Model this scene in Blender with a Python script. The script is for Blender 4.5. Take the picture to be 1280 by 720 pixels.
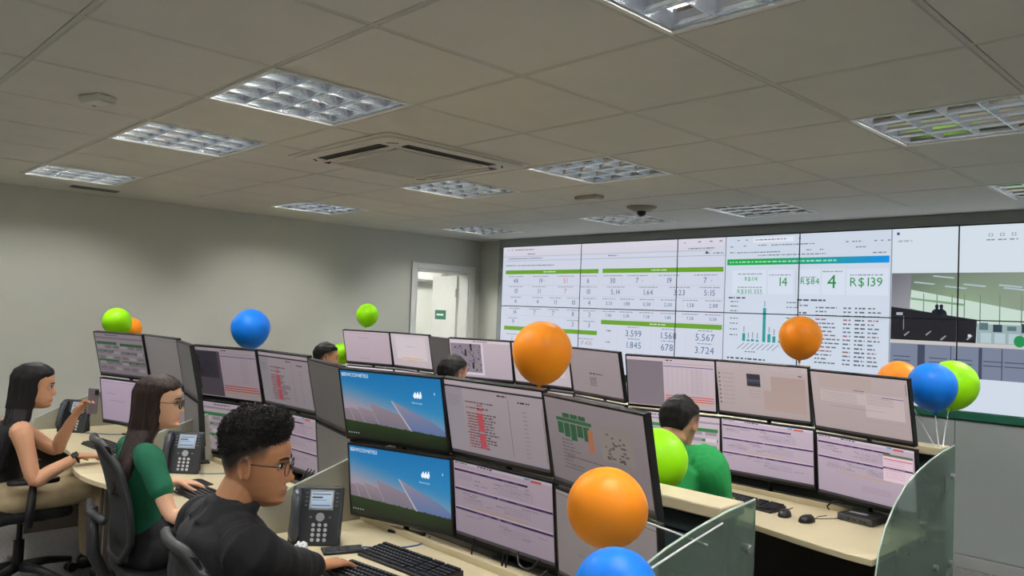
import bpy, math, random
import numpy as np
from mathutils import Vector, Matrix, noise as mnoise

for _o in list(bpy.data.objects):
    bpy.data.objects.remove(_o)
SC = bpy.context.scene
COL = SC.collection
PI = math.pi
R = math.radians

# ------------------------------------------------------------------ camera
CAM_YAW, CAM_PITCH, CAM_ROLL, CAM_F = 0.80392, 0.0321481, 0.0401851, 976.389
CAM_Z = 1.655
def _camera():
    f = Vector((math.cos(CAM_YAW)*math.cos(CAM_PITCH), math.sin(CAM_YAW)*math.cos(CAM_PITCH), math.sin(CAM_PITCH)))
    r = f.cross(Vector((0, 0, 1))).normalized()
    u = r.cross(f)
    r2 = r*math.cos(CAM_ROLL) + u*math.sin(CAM_ROLL)
    u2 = -r*math.sin(CAM_ROLL) + u*math.cos(CAM_ROLL)
    c = bpy.data.cameras.new('camera')
    c.sensor_width = 36.0
    c.lens = 36.0*CAM_F/1280.0
    c.clip_start = 0.05
    o = bpy.data.objects.new('camera', c)
    COL.objects.link(o)
    m = Matrix((r2, u2, -f)).transposed().to_4x4()
    m.translation = Vector((0, 0, CAM_Z))
    o.matrix_world = m
    SC.camera = o
_camera()

# ------------------------------------------------------------------ world, exposure
W = bpy.data.worlds.new('world')
SC.world = W
W.use_nodes = True
W.node_tree.nodes['Background'].inputs[0].default_value = (0.05, 0.055, 0.06, 1)
W.node_tree.nodes['Background'].inputs[1].default_value = 1.0
SC.view_settings.view_transform = 'Standard'
SC.view_settings.look = 'None'
SC.view_settings.gamma = 1.0
SC.view_settings.use_curve_mapping = False
SC.view_settings.exposure = 0.0
TUBE_STRENGTH = 128.0          # fluorescent tubes of the ceiling lamps

# ------------------------------------------------------------------ colour and material helpers
def lin(c):
    c = c/255.0
    return c/12.92 if c <= 0.04045 else ((c+0.055)/1.055)**2.4
def rgb(r, g, b):
    return (lin(r), lin(g), lin(b), 1.0)

MATS = {}
def mat(name, col, rough=0.6, metal=0.0, var=0.06, scale=8.0, bump=0.0, bscale=60.0, spec=0.4, **kw):
    """principled material whose colour is broken up by a noise texture"""
    if name in MATS: return MATS[name]
    m = bpy.data.materials.new(name)
    m.use_nodes = True
    nt = m.node_tree
    b = nt.nodes['Principled BSDF']
    b.inputs['Roughness'].default_value = rough
    b.inputs['Metallic'].default_value = metal
    b.inputs['Specular IOR Level'].default_value = spec
    c = rgb(*col)
    tc = nt.nodes.new('ShaderNodeTexCoord')
    if var > 0:
        n = nt.nodes.new('ShaderNodeTexNoise')
        n.inputs['Scale'].default_value = scale
        n.inputs['Detail'].default_value = 4
        nt.links.new(tc.outputs['Object'], n.inputs['Vector'])
        r = nt.nodes.new('ShaderNodeValToRGB')
        r.color_ramp.elements[0].position = 0.3
        r.color_ramp.elements[1].position = 0.7
        r.color_ramp.elements[0].color = tuple(max(0, x*(1-var)) for x in c[:3])+(1,)
        r.color_ramp.elements[1].color = tuple(min(1, x*(1+var)) for x in c[:3])+(1,)
        nt.links.new(n.outputs['Fac'], r.inputs['Fac'])
        nt.links.new(r.outputs['Color'], b.inputs['Base Color'])
    else:
        b.inputs['Base Color'].default_value = c
    if bump > 0:
        n2 = nt.nodes.new('ShaderNodeTexNoise')
        n2.inputs['Scale'].default_value = bscale
        n2.inputs['Detail'].default_value = 3
        nt.links.new(tc.outputs['Object'], n2.inputs['Vector'])
        bp = nt.nodes.new('ShaderNodeBump')
        bp.inputs['Strength'].default_value = bump
        bp.inputs['Distance'].default_value = 0.01
        nt.links.new(n2.outputs['Fac'], bp.inputs['Height'])
        nt.links.new(bp.outputs['Normal'], b.inputs['Normal'])
    for k, v in kw.items():
        b.inputs[k.replace('_', ' ')].default_value = v
    MATS[name] = m
    return m

def emis(name, col, strength):
    if name in MATS: return MATS[name]
    m = bpy.data.materials.new(name)
    m.use_nodes = True
    b = m.node_tree.nodes['Principled BSDF']
    b.inputs['Base Color'].default_value = (0.8, 0.8, 0.8, 1)
    b.inputs['Emission Color'].default_value = col
    b.inputs['Emission Strength'].default_value = strength
    MATS[name] = m
    return m

def screen_mat(name, strength):
    """lit display: emission from the picture's colour attribute on a dark matt surface"""
    m = bpy.data.materials.new(name)
    m.use_nodes = True
    nt = m.node_tree
    b = nt.nodes['Principled BSDF']
    b.inputs['Base Color'].default_value = (0.012, 0.012, 0.013, 1)
    b.inputs['Roughness'].default_value = 0.45
    b.inputs['Specular IOR Level'].default_value = 0.25
    a = nt.nodes.new('ShaderNodeAttribute')
    a.attribute_name = 'Col'
    nt.links.new(a.outputs['Color'], b.inputs['Emission Color'])
    b.inputs['Emission Strength'].default_value = strength
    MATS[name] = m
    return m

def vcol_mat(name, rough=0.55, sub=0.0):
    m = bpy.data.materials.new(name)
    m.use_nodes = True
    nt = m.node_tree
    b = nt.nodes['Principled BSDF']
    b.inputs['Roughness'].default_value = rough
    b.inputs['Specular IOR Level'].default_value = 0.35
    a = nt.nodes.new('ShaderNodeAttribute')
    a.attribute_name = 'Col'
    tc = nt.nodes.new('ShaderNodeTexCoord')
    n = nt.nodes.new('ShaderNodeTexNoise')
    n.inputs['Scale'].default_value = 90
    nt.links.new(tc.outputs['Object'], n.inputs['Vector'])
    mx = nt.nodes.new('ShaderNodeMix')
    mx.data_type = 'RGBA'
    mx.blend_type = 'MULTIPLY'
    mx.inputs[0].default_value = 0.12
    nt.links.new(a.outputs['Color'], mx.inputs[6])
    nt.links.new(n.outputs['Color'], mx.inputs[7])
    nt.links.new(mx.outputs[2], b.inputs['Base Color'])
    if sub > 0:
        b.inputs['Subsurface Weight'].default_value = sub
        b.inputs['Subsurface Radius'].default_value = (0.008, 0.003, 0.002)
    MATS[name] = m
    return m

# ------------------------------------------------------------------ object helpers
def thing(name, label, cat, loc=(0, 0, 0), rotz=0.0, group=None, matrix=None):
    o = bpy.data.objects.new(name, None)
    o.empty_display_size = 0.1
    COL.objects.link(o)
    if matrix is not None: o.matrix_world = matrix
    else:
        o.location = loc
        o.rotation_euler = (0, 0, rotz)
    o['label'] = label
    o['category'] = cat
    if group: o['group'] = group
    return o
def tag(o, label, cat, group=None):
    o['label'] = label
    o['category'] = cat
    if group: o['group'] = group
    return o

class MB:
    """collects shapes for ONE mesh"""
    def __init__(self):
        self.v = []; self.f = []; self.m = []
    def add(self, verts, faces, mi=0):
        n = len(self.v)
        self.v += [tuple(p) for p in verts]
        self.f += [tuple(i+n for i in f) for f in faces]
        self.m += [mi]*len(faces)
        return self
    def box(self, c, s, rot=None, mi=0):
        x, y, z = s[0]/2, s[1]/2, s[2]/2
        P = [Vector(p) for p in ((-x,-y,-z),(x,-y,-z),(x,y,-z),(-x,y,-z),(-x,-y,z),(x,-y,z),(x,y,z),(-x,y,z))]
        if rot is not None: P = [rot @ p for p in P]
        c = Vector(c)
        return self.add([p+c for p in P], [(0,3,2,1),(4,5,6,7),(0,1,5,4),(1,2,6,5),(2,3,7,6),(3,0,4,7)], mi)
    def cyl(self, a, b, r1, r2=None, n=12, mi=0):
        r2 = r1 if r2 is None else r2
        a = Vector(a); b = Vector(b)
        t = (b-a).normalized()
        s = t.orthogonal().normalized(); q = t.cross(s)
        vs = []
        for c, r in ((a, r1), (b, r2)):
            for k in range(n):
                an = 2*PI*k/n
                vs.append(c+(s*math.cos(an)+q*math.sin(an))*r)
        fs = [(k, (k+1) % n, n+(k+1) % n, n+k) for k in range(n)]
        fs += [tuple(range(n-1, -1, -1)), tuple(range(n, 2*n))]
        return self.add(vs, fs, mi)
    def tube(self, pts, r, n=6, mi=0):
        pts = [Vector(p) for p in pts]
        rr = r if isinstance(r, (list, tuple)) else [r]*len(pts)
        vs = []
        s = None
        for i, p in enumerate(pts):
            t = (pts[min(i+1, len(pts)-1)]-pts[max(i-1, 0)]).normalized()
            if s is None: s = t.orthogonal().normalized()
            s = (s - t*s.dot(t)).normalized(); q = t.cross(s)
            for k in range(n):
                an = 2*PI*k/n
                vs.append(p+(s*math.cos(an)+q*math.sin(an))*rr[i])
        fs = []
        for i in range(len(pts)-1):
            for k in range(n):
                fs.append((i*n+k, i*n+(k+1) % n, (i+1)*n+(k+1) % n, (i+1)*n+k))
        fs += [tuple(range(n-1, -1, -1)), tuple(range((len(pts)-1)*n, len(pts)*n))]
        return self.add(vs, fs, mi)
    def lathe(self, prof, n=24, c=(0, 0, 0), mi=0):
        """profile of (radius, z); radius 0 closes the end"""
        vs = []; rows = []
        for r, z in prof:
            if r < 1e-6:
                rows.append([len(vs)]); vs.append((c[0], c[1], c[2]+z))
            else:
                rows.append(list(range(len(vs), len(vs)+n)))
                vs += [(c[0]+r*math.cos(2*PI*k/n), c[1]+r*math.sin(2*PI*k/n), c[2]+z) for k in range(n)]
        fs = []
        for a, b in zip(rows, rows[1:]):
            for k in range(n):
                k2 = (k+1) % n
                if len(a) == 1 and len(b) == 1: continue
                if len(a) == 1: fs.append((a[0], b[k2], b[k]))
                elif len(b) == 1: fs.append((a[k], a[k2], b[0]))
                else: fs.append((a[k], a[k2], b[k2], b[k]))
        return self.add(vs, fs, mi)
    def prism(self, pts2, lo, hi, ax=2, mi=0):
        """outline in the two other axes, extruded along ax from lo to hi"""
        def P(p, h):
            if ax == 2: return (p[0], p[1], h)
            if ax == 1: return (p[0], h, p[1])
            return (h, p[0], p[1])
        n = len(pts2)
        vs = [P(p, lo) for p in pts2]+[P(p, hi) for p in pts2]
        fs = [tuple(range(n-1, -1, -1)), tuple(range(n, 2*n))]+[(k, (k+1) % n, n+(k+1) % n, n+k) for k in range(n)]
        return self.add(vs, fs, mi)
    def mesh(self, name):
        me = bpy.data.meshes.new(name)
        me.from_pydata(self.v, [], self.f)
        me.polygons.foreach_set('material_index', self.m)
        me.update()
        return me
    def build(self, name, mats, parent=None, smooth=False, bev=0.0, loc=None, fix=True):
        me = self.mesh(name)
        if fix:
            import bmesh
            bm = bmesh.new(); bm.from_mesh(me)
            bmesh.ops.recalc_face_normals(bm, faces=bm.faces)
            bm.to_mesh(me); bm.free()
        return link(name, me, mats, parent, smooth, bev, loc)

def link(name, me, mats, parent=None, smooth=False, bev=0.0, loc=None):
    if mats is not None:
        for m in (mats if isinstance(mats, (list, tuple)) else [mats]):
            me.materials.append(m)
    if smooth:
        me.polygons.foreach_set('use_smooth', [True]*len(me.polygons))
    o = bpy.data.objects.new(name, me)
    COL.objects.link(o)
    if parent is not None: o.parent = parent
    if loc is not None: o.location = loc
    if bev > 0:
        md = o.modifiers.new('bevel', 'BEVEL')
        md.width = bev; md.segments = 2; md.limit_method = 'ANGLE'; md.angle_limit = R(40)
    return o
def struct(o):
    o['kind'] = 'structure'
    return o
def rep(src, parent=None, loc=None, matrix=None):
    c = src.copy()
    COL.objects.link(c)
    c.parent = parent
    if loc is not None: c.location = loc
    if matrix is not None: c.matrix_basis = matrix
    return c
def rep_tree(root, label, loc=None, rotz=None, matrix=None):
    c = rep(root)
    if matrix is not None: c.matrix_world = matrix
    else:
        if loc is not None: c.location = loc
        if rotz is not None: c.rotation_euler = (0, 0, rotz)
    c['label'] = label
    for ch in [x for x in root.children]:
        d = rep(ch, c)
        for g in [x for x in ch.children]: rep(g, d)
    return c

# ------------------------------------------------------------------ flat pictures on lit screens
GLYPH = {}
def _glyphs(chars):
    obs = []
    for ch in chars:
        cu = bpy.data.curves.new('glyph', 'FONT')
        cu.body = ch; cu.size = 1.0; cu.resolution_u = 2
        o = bpy.data.objects.new('glyph', cu)
        COL.objects.link(o); obs.append((ch, o))
    bpy.context.view_layer.update()
    dg = bpy.context.evaluated_depsgraph_get()
    for ch, o in obs:
        me = bpy.data.meshes.new_from_object(o.evaluated_get(dg))
        vs = [(v.co.x, v.co.y) for v in me.vertices]
        fs = [tuple(p.vertices) for p in me.polygons]
        GLYPH[ch] = (vs, fs, max([v[0] for v in vs] or [0.3]))
        bpy.data.meshes.remove(me)
    for ch, o in obs:
        cu = o.data
        bpy.data.objects.remove(o); bpy.data.curves.remove(cu)
_glyphs('ABCDEFGHIJKLMNOPQRSTUVWXYZabcdefghijklmnopqrstuvwxyz0123456789.,:$%-/')

class Canvas:
    """picture of w x h metres; u to the right, v down from the top left; local x right, z up, faces -y"""
    def __init__(self, w, h):
        self.w, self.h = w, h
        self.v = []; self.f = []; self.c = []
    def poly(self, pts, col, layer=1, cols=None):
        n = len(self.v)
        for u, v in pts: self.v.append((u, -0.00025*layer, -v))
        self.f.append(tuple(range(n, n+len(pts))))
        self.c += [rgb(*k) for k in (cols or [col]*len(pts))]
    def rect(self, u0, v0, u1, v1, col, layer=1, cols=None):
        self.poly([(u0, v1), (u1, v1), (u1, v0), (u0, v0)], col, layer, cols)
    def grad(self, u0, v0, u1, v1, top, bot, layer=1):
        self.rect(u0, v0, u1, v1, None, layer, [bot, bot, top, top])
    def grid(self, u0, v0, u1, v1, nx, ny, fn, layer=1):
        """smooth picture: fn(s, t) -> colour, s and t from 0 to 1"""
        for i in range(nx):
            for j in range(ny):
                a, b, c, d = i/nx, (i+1)/nx, j/ny, (j+1)/ny
                U = lambda s: u0+(u1-u0)*s
                V = lambda t: v0+(v1-v0)*t
                self.rect(U(a), V(c), U(b), V(d), None, layer, [fn(a, d), fn(b, d), fn(b, c), fn(a, c)])
    def text(self, u, v, s, size, col, layer=2, align='c', squeeze=1.0):
        """v is the baseline"""
        adv = []; x = 0.0
        for ch in s:
            adv.append(x)
            x += (GLYPH[ch][2]+0.07 if ch in GLYPH else 0.32)*size*squeeze
        off = -x/2 if align == 'c' else (-x if align == 'r' else 0.0)
        for ch, a in zip(s, adv):
            if ch not in GLYPH: continue
            vs, fs, _ = GLYPH[ch]
            n = len(self.v)
            self.v += [(u+off+a+p[0]*size*squeeze, -0.00025*layer, -(v-p[1]*size)) for p in vs]
            for f in fs:
                self.f.append(tuple(i+n for i in f))
                self.c += [rgb(*col)]*len(f)
    def dashes(self, u, v, w, h, col, rng, layer=2, gap=0.25):
        """an illegible line of small print"""
        x = u
        while x < u+w:
            l = rng.uniform(1.0, 4.0)*h
            self.rect(x, v, min(x+l, u+w), v+h, col, layer)
            x += l+gap*h*rng.uniform(2, 5)
    def build(self, name, m, parent, loc=(0, 0, 0)):
        me = bpy.data.meshes.new(name)
        me.from_pydata(self.v, [], self.f)
        at = me.color_attributes.new('Col', 'FLOAT_COLOR', 'CORNER')
        # corners follow the order in which faces were made
        at.data.foreach_set('color', [x for k in self.c for x in k])
        me.update()
        o = link(name, me, m, parent, loc=loc)
        return o
SCREEN = screen_mat('monitor_picture', 1.0)
WALLSCREEN = screen_mat('video_wall_picture', 1.0)
# ================================================================== THE ROOM
GX, GY, T = 1.9068, 1.9722, 0.625          # ceiling grid node and pitch
HC = 2.50                                    # ceiling height
XW, YW = 6.25, 7.05                          # video wall plane, left wall plane
XB, YR = GX-8*T, GY-9*T                      # back and right walls
I0, I1, J0, J1 = -8, 6, -9, 7                # tile field; beyond it a plaster border

M_WALL = mat('wall_paint', (196, 197, 188), 0.75, var=0.02, scale=2, bump=0.03, bscale=250)
M_CEIL = mat('ceiling_plaster', (214, 213, 206), 0.85, var=0.02, scale=3)
M_TILE = mat('ceiling_tile', (212, 211, 204), 0.9, var=0.025, scale=5, bump=0.04, bscale=300)
M_TBAR = mat('grid_bar', (196, 195, 188), 0.6, var=0.02)
M_FLOOR = mat('carpet', (92, 90, 88), 0.95, var=0.35, scale=60, bump=0.3, bscale=400)
M_BASE = mat('baseboard_paint', (150, 152, 150), 0.5, var=0.02)
M_WHITE = mat('white_lacquer', (226, 227, 222), 0.4, var=0.015)
M_FRAME = mat('wall_frame_grey', (140, 146, 146), 0.6, var=0.03)
M_PANEL = mat('wall_panel_grey', (150, 156, 154), 0.55, var=0.03, scale=3)
M_GREEN_TRIM = mat('dark_green_trim', (22, 84, 62), 0.5, var=0.05)
M_BLACK = mat('black_plastic', (22, 22, 24), 0.45, var=0.08, bump=0.02, bscale=500)
M_BLACK2 = mat('black_bezel', (13, 13, 15), 0.4, var=0.05)
M_STEEL = mat('brushed_steel', (190, 192, 192), 0.3, 1.0, var=0.05)

fl = MB().box((( XB+XW)/2, (YR+YW)/2, -0.05), (XW-XB+0.4, YW-YR+0.4, 0.1)).build('floor', M_FLOOR)
struct(fl)

# ceiling: slab above, plaster border at the two walls, tiles on a grid of bars
cm = MB()
cm.box(((XB+XW)/2, (YR+YW)/2, HC+0.16), (XW-XB+0.4, YW-YR+0.4, 0.06))
x1, y1 = GX+I1*T, GY+J1*T
cm.box(((x1+XW)/2+0.05, (YR+YW)/2, HC+0.05), (XW-x1+0.1, YW-YR+0.2, 0.10))
cm.box(((XB+x1)/2, (y1+YW)/2+0.05, HC+0.05), (x1-XB, YW-y1+0.1, 0.10))
ceil = struct(cm.build('ceiling', M_CEIL))

LAMPS = [(i, j) for i in (-7, -4, -1, 2, 5) for j in (-7, -4, -2, 1, 3, 6) if not (i == 5 and j < -4)]  # lamps beyond the view are added to light the room
tile0 = None
for i in range(I0, I1):
    for j in range(J0, J1):
        if (i, j) in LAMPS: continue
        loc = (GX+(i+0.5)*T, GY+(j+0.5)*T, HC)
        if tile0 is None:
            h = T/2-0.0075
            b = MB()
            b.add([(-h,-h,0.012),(h,-h,0.012),(h,h,0.012),(-h,h,0.012),(-h,-h,0.004),(h,-h,0.004),(h,h,0.004),(-h,h,0.004),
                   (-h+.006,-h+.006,-0.003),(h-.006,-h+.006,-0.003),(h-.006,h-.006,-0.003),(-h+.006,h-.006,-0.003)],
                  [(0,1,2,3),(4,5,1,0),(5,6,2,1),(6,7,3,2),(7,4,0,3),(8,9,5,4),(9,10,6,5),(10,11,7,6),(11,8,4,7),(11,10,9,8)])
            tile0 = b.build('ceiling_tile', M_TILE, ceil, loc=loc)
        else: rep(tile0, ceil, loc)
barx = None
for j in range(J0, J1+1):
    loc = ((XB+x1)/2, GY+j*T, HC+0.0050)
    if barx is None: barx = MB().box((0, 0, 0), (x1-XB, 0.015, 0.012)).build('grid_bar', M_TBAR, ceil, loc=loc)
    else: rep(barx, ceil, loc)
bary = None
for i in range(I0, I1+1):
    loc = (GX+i*T, (YR+y1)/2, HC+0.0052)
    if bary is None: bary = MB().box((0, 0, 0), (0.015, y1-YR, 0.012)).build('grid_bar', M_TBAR, ceil, loc=loc)
    else: rep(bary, ceil, loc)

# walls
DX0, DX1, DZ = 5.295, 6.085, 2.115          # door opening in the left wall
wb = MB()
wt = 0.16
wb.box(((XB+DX0)/2, YW+wt/2, HC/2+0.05), (DX0-XB, wt, HC+0.1))
wb.box(((DX1+XW+0.2)/2, YW+wt/2, HC/2+0.05), (XW+0.2-DX1, wt, HC+0.1))
wb.box(((DX0+DX1)/2, YW+wt/2, (DZ+HC+0.1)/2), (DX1-DX0, wt, HC+0.1-DZ))
struct(wb.build('wall_left', M_WALL))
struct(MB().box((XW+0.1, (YR+YW)/2, HC/2+0.05), (0.2, YW-YR+0.32, HC+0.1)).build('wall_front', M_WALL))
struct(MB().box(((XB+XW)/2, YR-0.1, HC/2+0.05), (XW-XB+0.4, 0.2, HC+0.1)).build('wall_right', M_WALL))
struct(MB().box((XB-0.1, (YR+YW)/2, HC/2+0.05), (0.2, YW-YR+0.4, HC+0.1)).build('wall_back', M_WALL))
struct(MB().box(((XB+DX0-0.08)/2, YW-0.006, 0.04), (DX0-0.08-XB, 0.012, 0.08)).build('baseboard_left', M_BASE, bev=0.003))

# room behind the door
hb = MB()
hb.box((5.6, 9.45, 1.3), (4.4, 0.1, 2.8)); hb.box((3.5, 8.3, 1.3), (0.1, 2.3, 2.8)); hb.box((7.7, 8.3, 1.3), (0.1, 2.3, 2.8))
struct(hb.build('wall_corridor', mat('corridor_paint', (216, 218, 210), 0.8, var=0.01)))
struct(MB().box((5.6, 8.3, 2.45), (4.2, 2.3, 0.06)).build('ceiling_corridor', M_CEIL))
struct(MB().box((5.6, 8.3, -0.03), (4.2, 2.3, 0.06)).build('floor_corridor', M_FLOOR))
ac2 = thing('wall_air_conditioner', 'white wall air conditioner seen high through the open doorway', 'air conditioner', (6.95, 9.40, 2.16))
MB().box((0, -0.11, 0.05), (0.86, 0.22, 0.24)).build('body', M_WHITE, ac2, bev=0.03)
MB().box((0, -0.20, -0.08), (0.80, 0.06, 0.03)).build('outlet_flap', mat('ac_flap_grey', (120, 124, 122), 0.5), ac2)  # flap in a darker grey than the body
cl = thing('corridor_lamp', 'flush white ceiling lamp in the room behind the doorway', 'lamp', (5.1, 7.9, 2.418))
MB().box((0, 0, -0.012), (0.6, 0.3, 0.02)).build('frame', M_WHITE, cl, bev=0.004)
MB().box((0, 0, -0.024), (0.56, 0.26, 0.006)).build('diffuser', emis('corridor_diffuser', (1, 0.985, 0.95, 1), 60.0), cl)
cl2 = rep_tree(cl, 'second flush white ceiling lamp, added unseen to brighten the room behind the doorway', (6.75, 8.45, 2.418), 0)  # unseen extra lamp, added to brighten the space behind the door

# door
tr = MB()
for xx in (DX0-0.035, DX1+0.035): tr.box((xx, YW-0.012, DZ/2+0.035), (0.07, 0.024, DZ+0.07))
tr.box(((DX0+DX1)/2, YW-0.012, DZ+0.035), (DX1-DX0, 0.024, 0.07))
for xx in (DX0+0.012, DX1-0.012): tr.box((xx, YW+0.08, DZ/2), (0.024, 0.17, DZ))
tr.box(((DX0+DX1)/2, YW+0.08, DZ-0.012), (DX1-DX0-0.048, 0.17, 0.024))
trim = struct(tr.build('trim_1', M_WHITE, bev=0.004))
door = thing('door_1', 'white door leaf standing open with a small green sign plate', 'door', (DX1-0.028, YW+0.172, 0.0), R(180-106))
struct(door)
MB().box((0.385, 0.0, 1.045), (0.76, 0.036, 2.07)).build('leaf', M_WHITE, door, bev=0.003)
for z in (0.3, 1.1, 1.87):
    MB().cyl((0.0, 0.018, z-0.05), (0.0, 0.018, z+0.05), 0.009, n=8).box((0.02, 0.019, z), (0.035, 0.004, 0.1)).build('hinge', M_STEEL, door)
sgn = MB().box((0.46, 0.0225, 1.60), (0.33, 0.008, 0.115)).build('sign_plate', mat('sign_green', (20, 112, 88), 0.4), door, bev=0.002)
M_PRINT = mat('white_print', (225, 235, 228), 0.6, var=0)
MB().box((0.46, 0.0272, 1.60), (0.22, 0.001, 0.022)).build('sign_lettering', M_PRINT, sgn)
hd = MB()
hd.cyl((0.70, -0.018, 1.0), (0.70, -0.06, 1.0), 0.012, n=10).cyl((0.70, -0.055, 1.0), (0.59, -0.055, 1.0), 0.010, n=10)
hd.cyl((0.70, 0.018, 1.0), (0.70, 0.06, 1.0), 0.012, n=10).cyl((0.70, 0.055, 1.0), (0.59, 0.055, 1.0), 0.010, n=10)
hd.build('door_handle', M_STEEL, door, smooth=True)

# ================================================================== VIDEO WALL
VT, VS, VB = 2.41, 1.735, 1.09              # top, seam and bottom heights of the displays
VY = [6.565-1.19*k for k in range(7)]        # column edges
vw = thing('video_wall', 'wall-wide grid of bright displays showing dashboards and a camera view', 'video wall', (XW, 6.565, 0))
fr = MB()
fy0, fy1 = 6.565+0.075, YR+0.02
def yl(y): return y-6.565
fr.box((-0.04, yl((fy0+fy1)/2), (VT+0.004+HC)/2), (0.08, fy0-fy1, HC-VT-0.008))
fr.box((-0.04, yl((fy0+6.573)/2), VT/2), (0.08, fy0-6.573, VT))
fr.box((-0.04, yl((6.573-0.002+fy1)/2), (VB-0.06)/2+0.06), (0.08, 6.571-fy1, VB-0.06-0.12))
fr.box((-0.04, yl((VY[6]-0.01+fy1)/2), (VB+VT)/2), (0.08, VY[6]-0.01-fy1, VT-VB-0.004))
fr.build('surround', M_FRAME, vw)
MB().box((-0.05, yl((6.573+fy1)/2), VB-0.028), (0.1, 6.573-fy1, 0.056)).build('lower_trim', M_GREEN_TRIM, vw, bev=0.003)
MB().box((-0.075, yl(6.570), (VT+VB)/2), (0.012, 0.008, VT-VB)).build('edge_trim', M_GREEN_TRIM, vw)
for k, y in enumerate(VY[:7]):                # panels cladding the wall below the displays
    if k == 6: break
    MB().box((-0.083, yl(y-0.595), 0.56), (0.012, 1.186, 0.93)).build('cladding_panel', M_PANEL, vw, bev=0.002)
MB().box((-0.047, yl((6.573+fy1)/2), 0.045), (0.094, 6.573-fy1, 0.09)).build('plinth', M_BASE, vw, bev=0.003)

def clip_poly(P, C, lo, hi, ax):
    """cut a polygon (points and colours) to lo <= p[ax] <= hi"""
    for sgn_, lim in ((1, lo), (-1, hi)):
        Q, D = [], []
        n = len(P)
        for k in range(n):
            a, b = P[k], P[(k+1) % n]; ca, cb = C[k], C[(k+1) % n]
            da, db = sgn_*(a[ax]-lim), sgn_*(b[ax]-lim)
            if da >= 0: Q.append(a); D.append(ca)
            if da*db < 0:
                t = da/(da-db)
                Q.append(tuple(x+(y-x)*t for x, y in zip(a, b)))
                D.append(tuple(x+(y-x)*t for x, y in zip(ca, cb)))
        P, C = Q, D
        if len(P) < 3: return None, None
    return P, C

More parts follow.
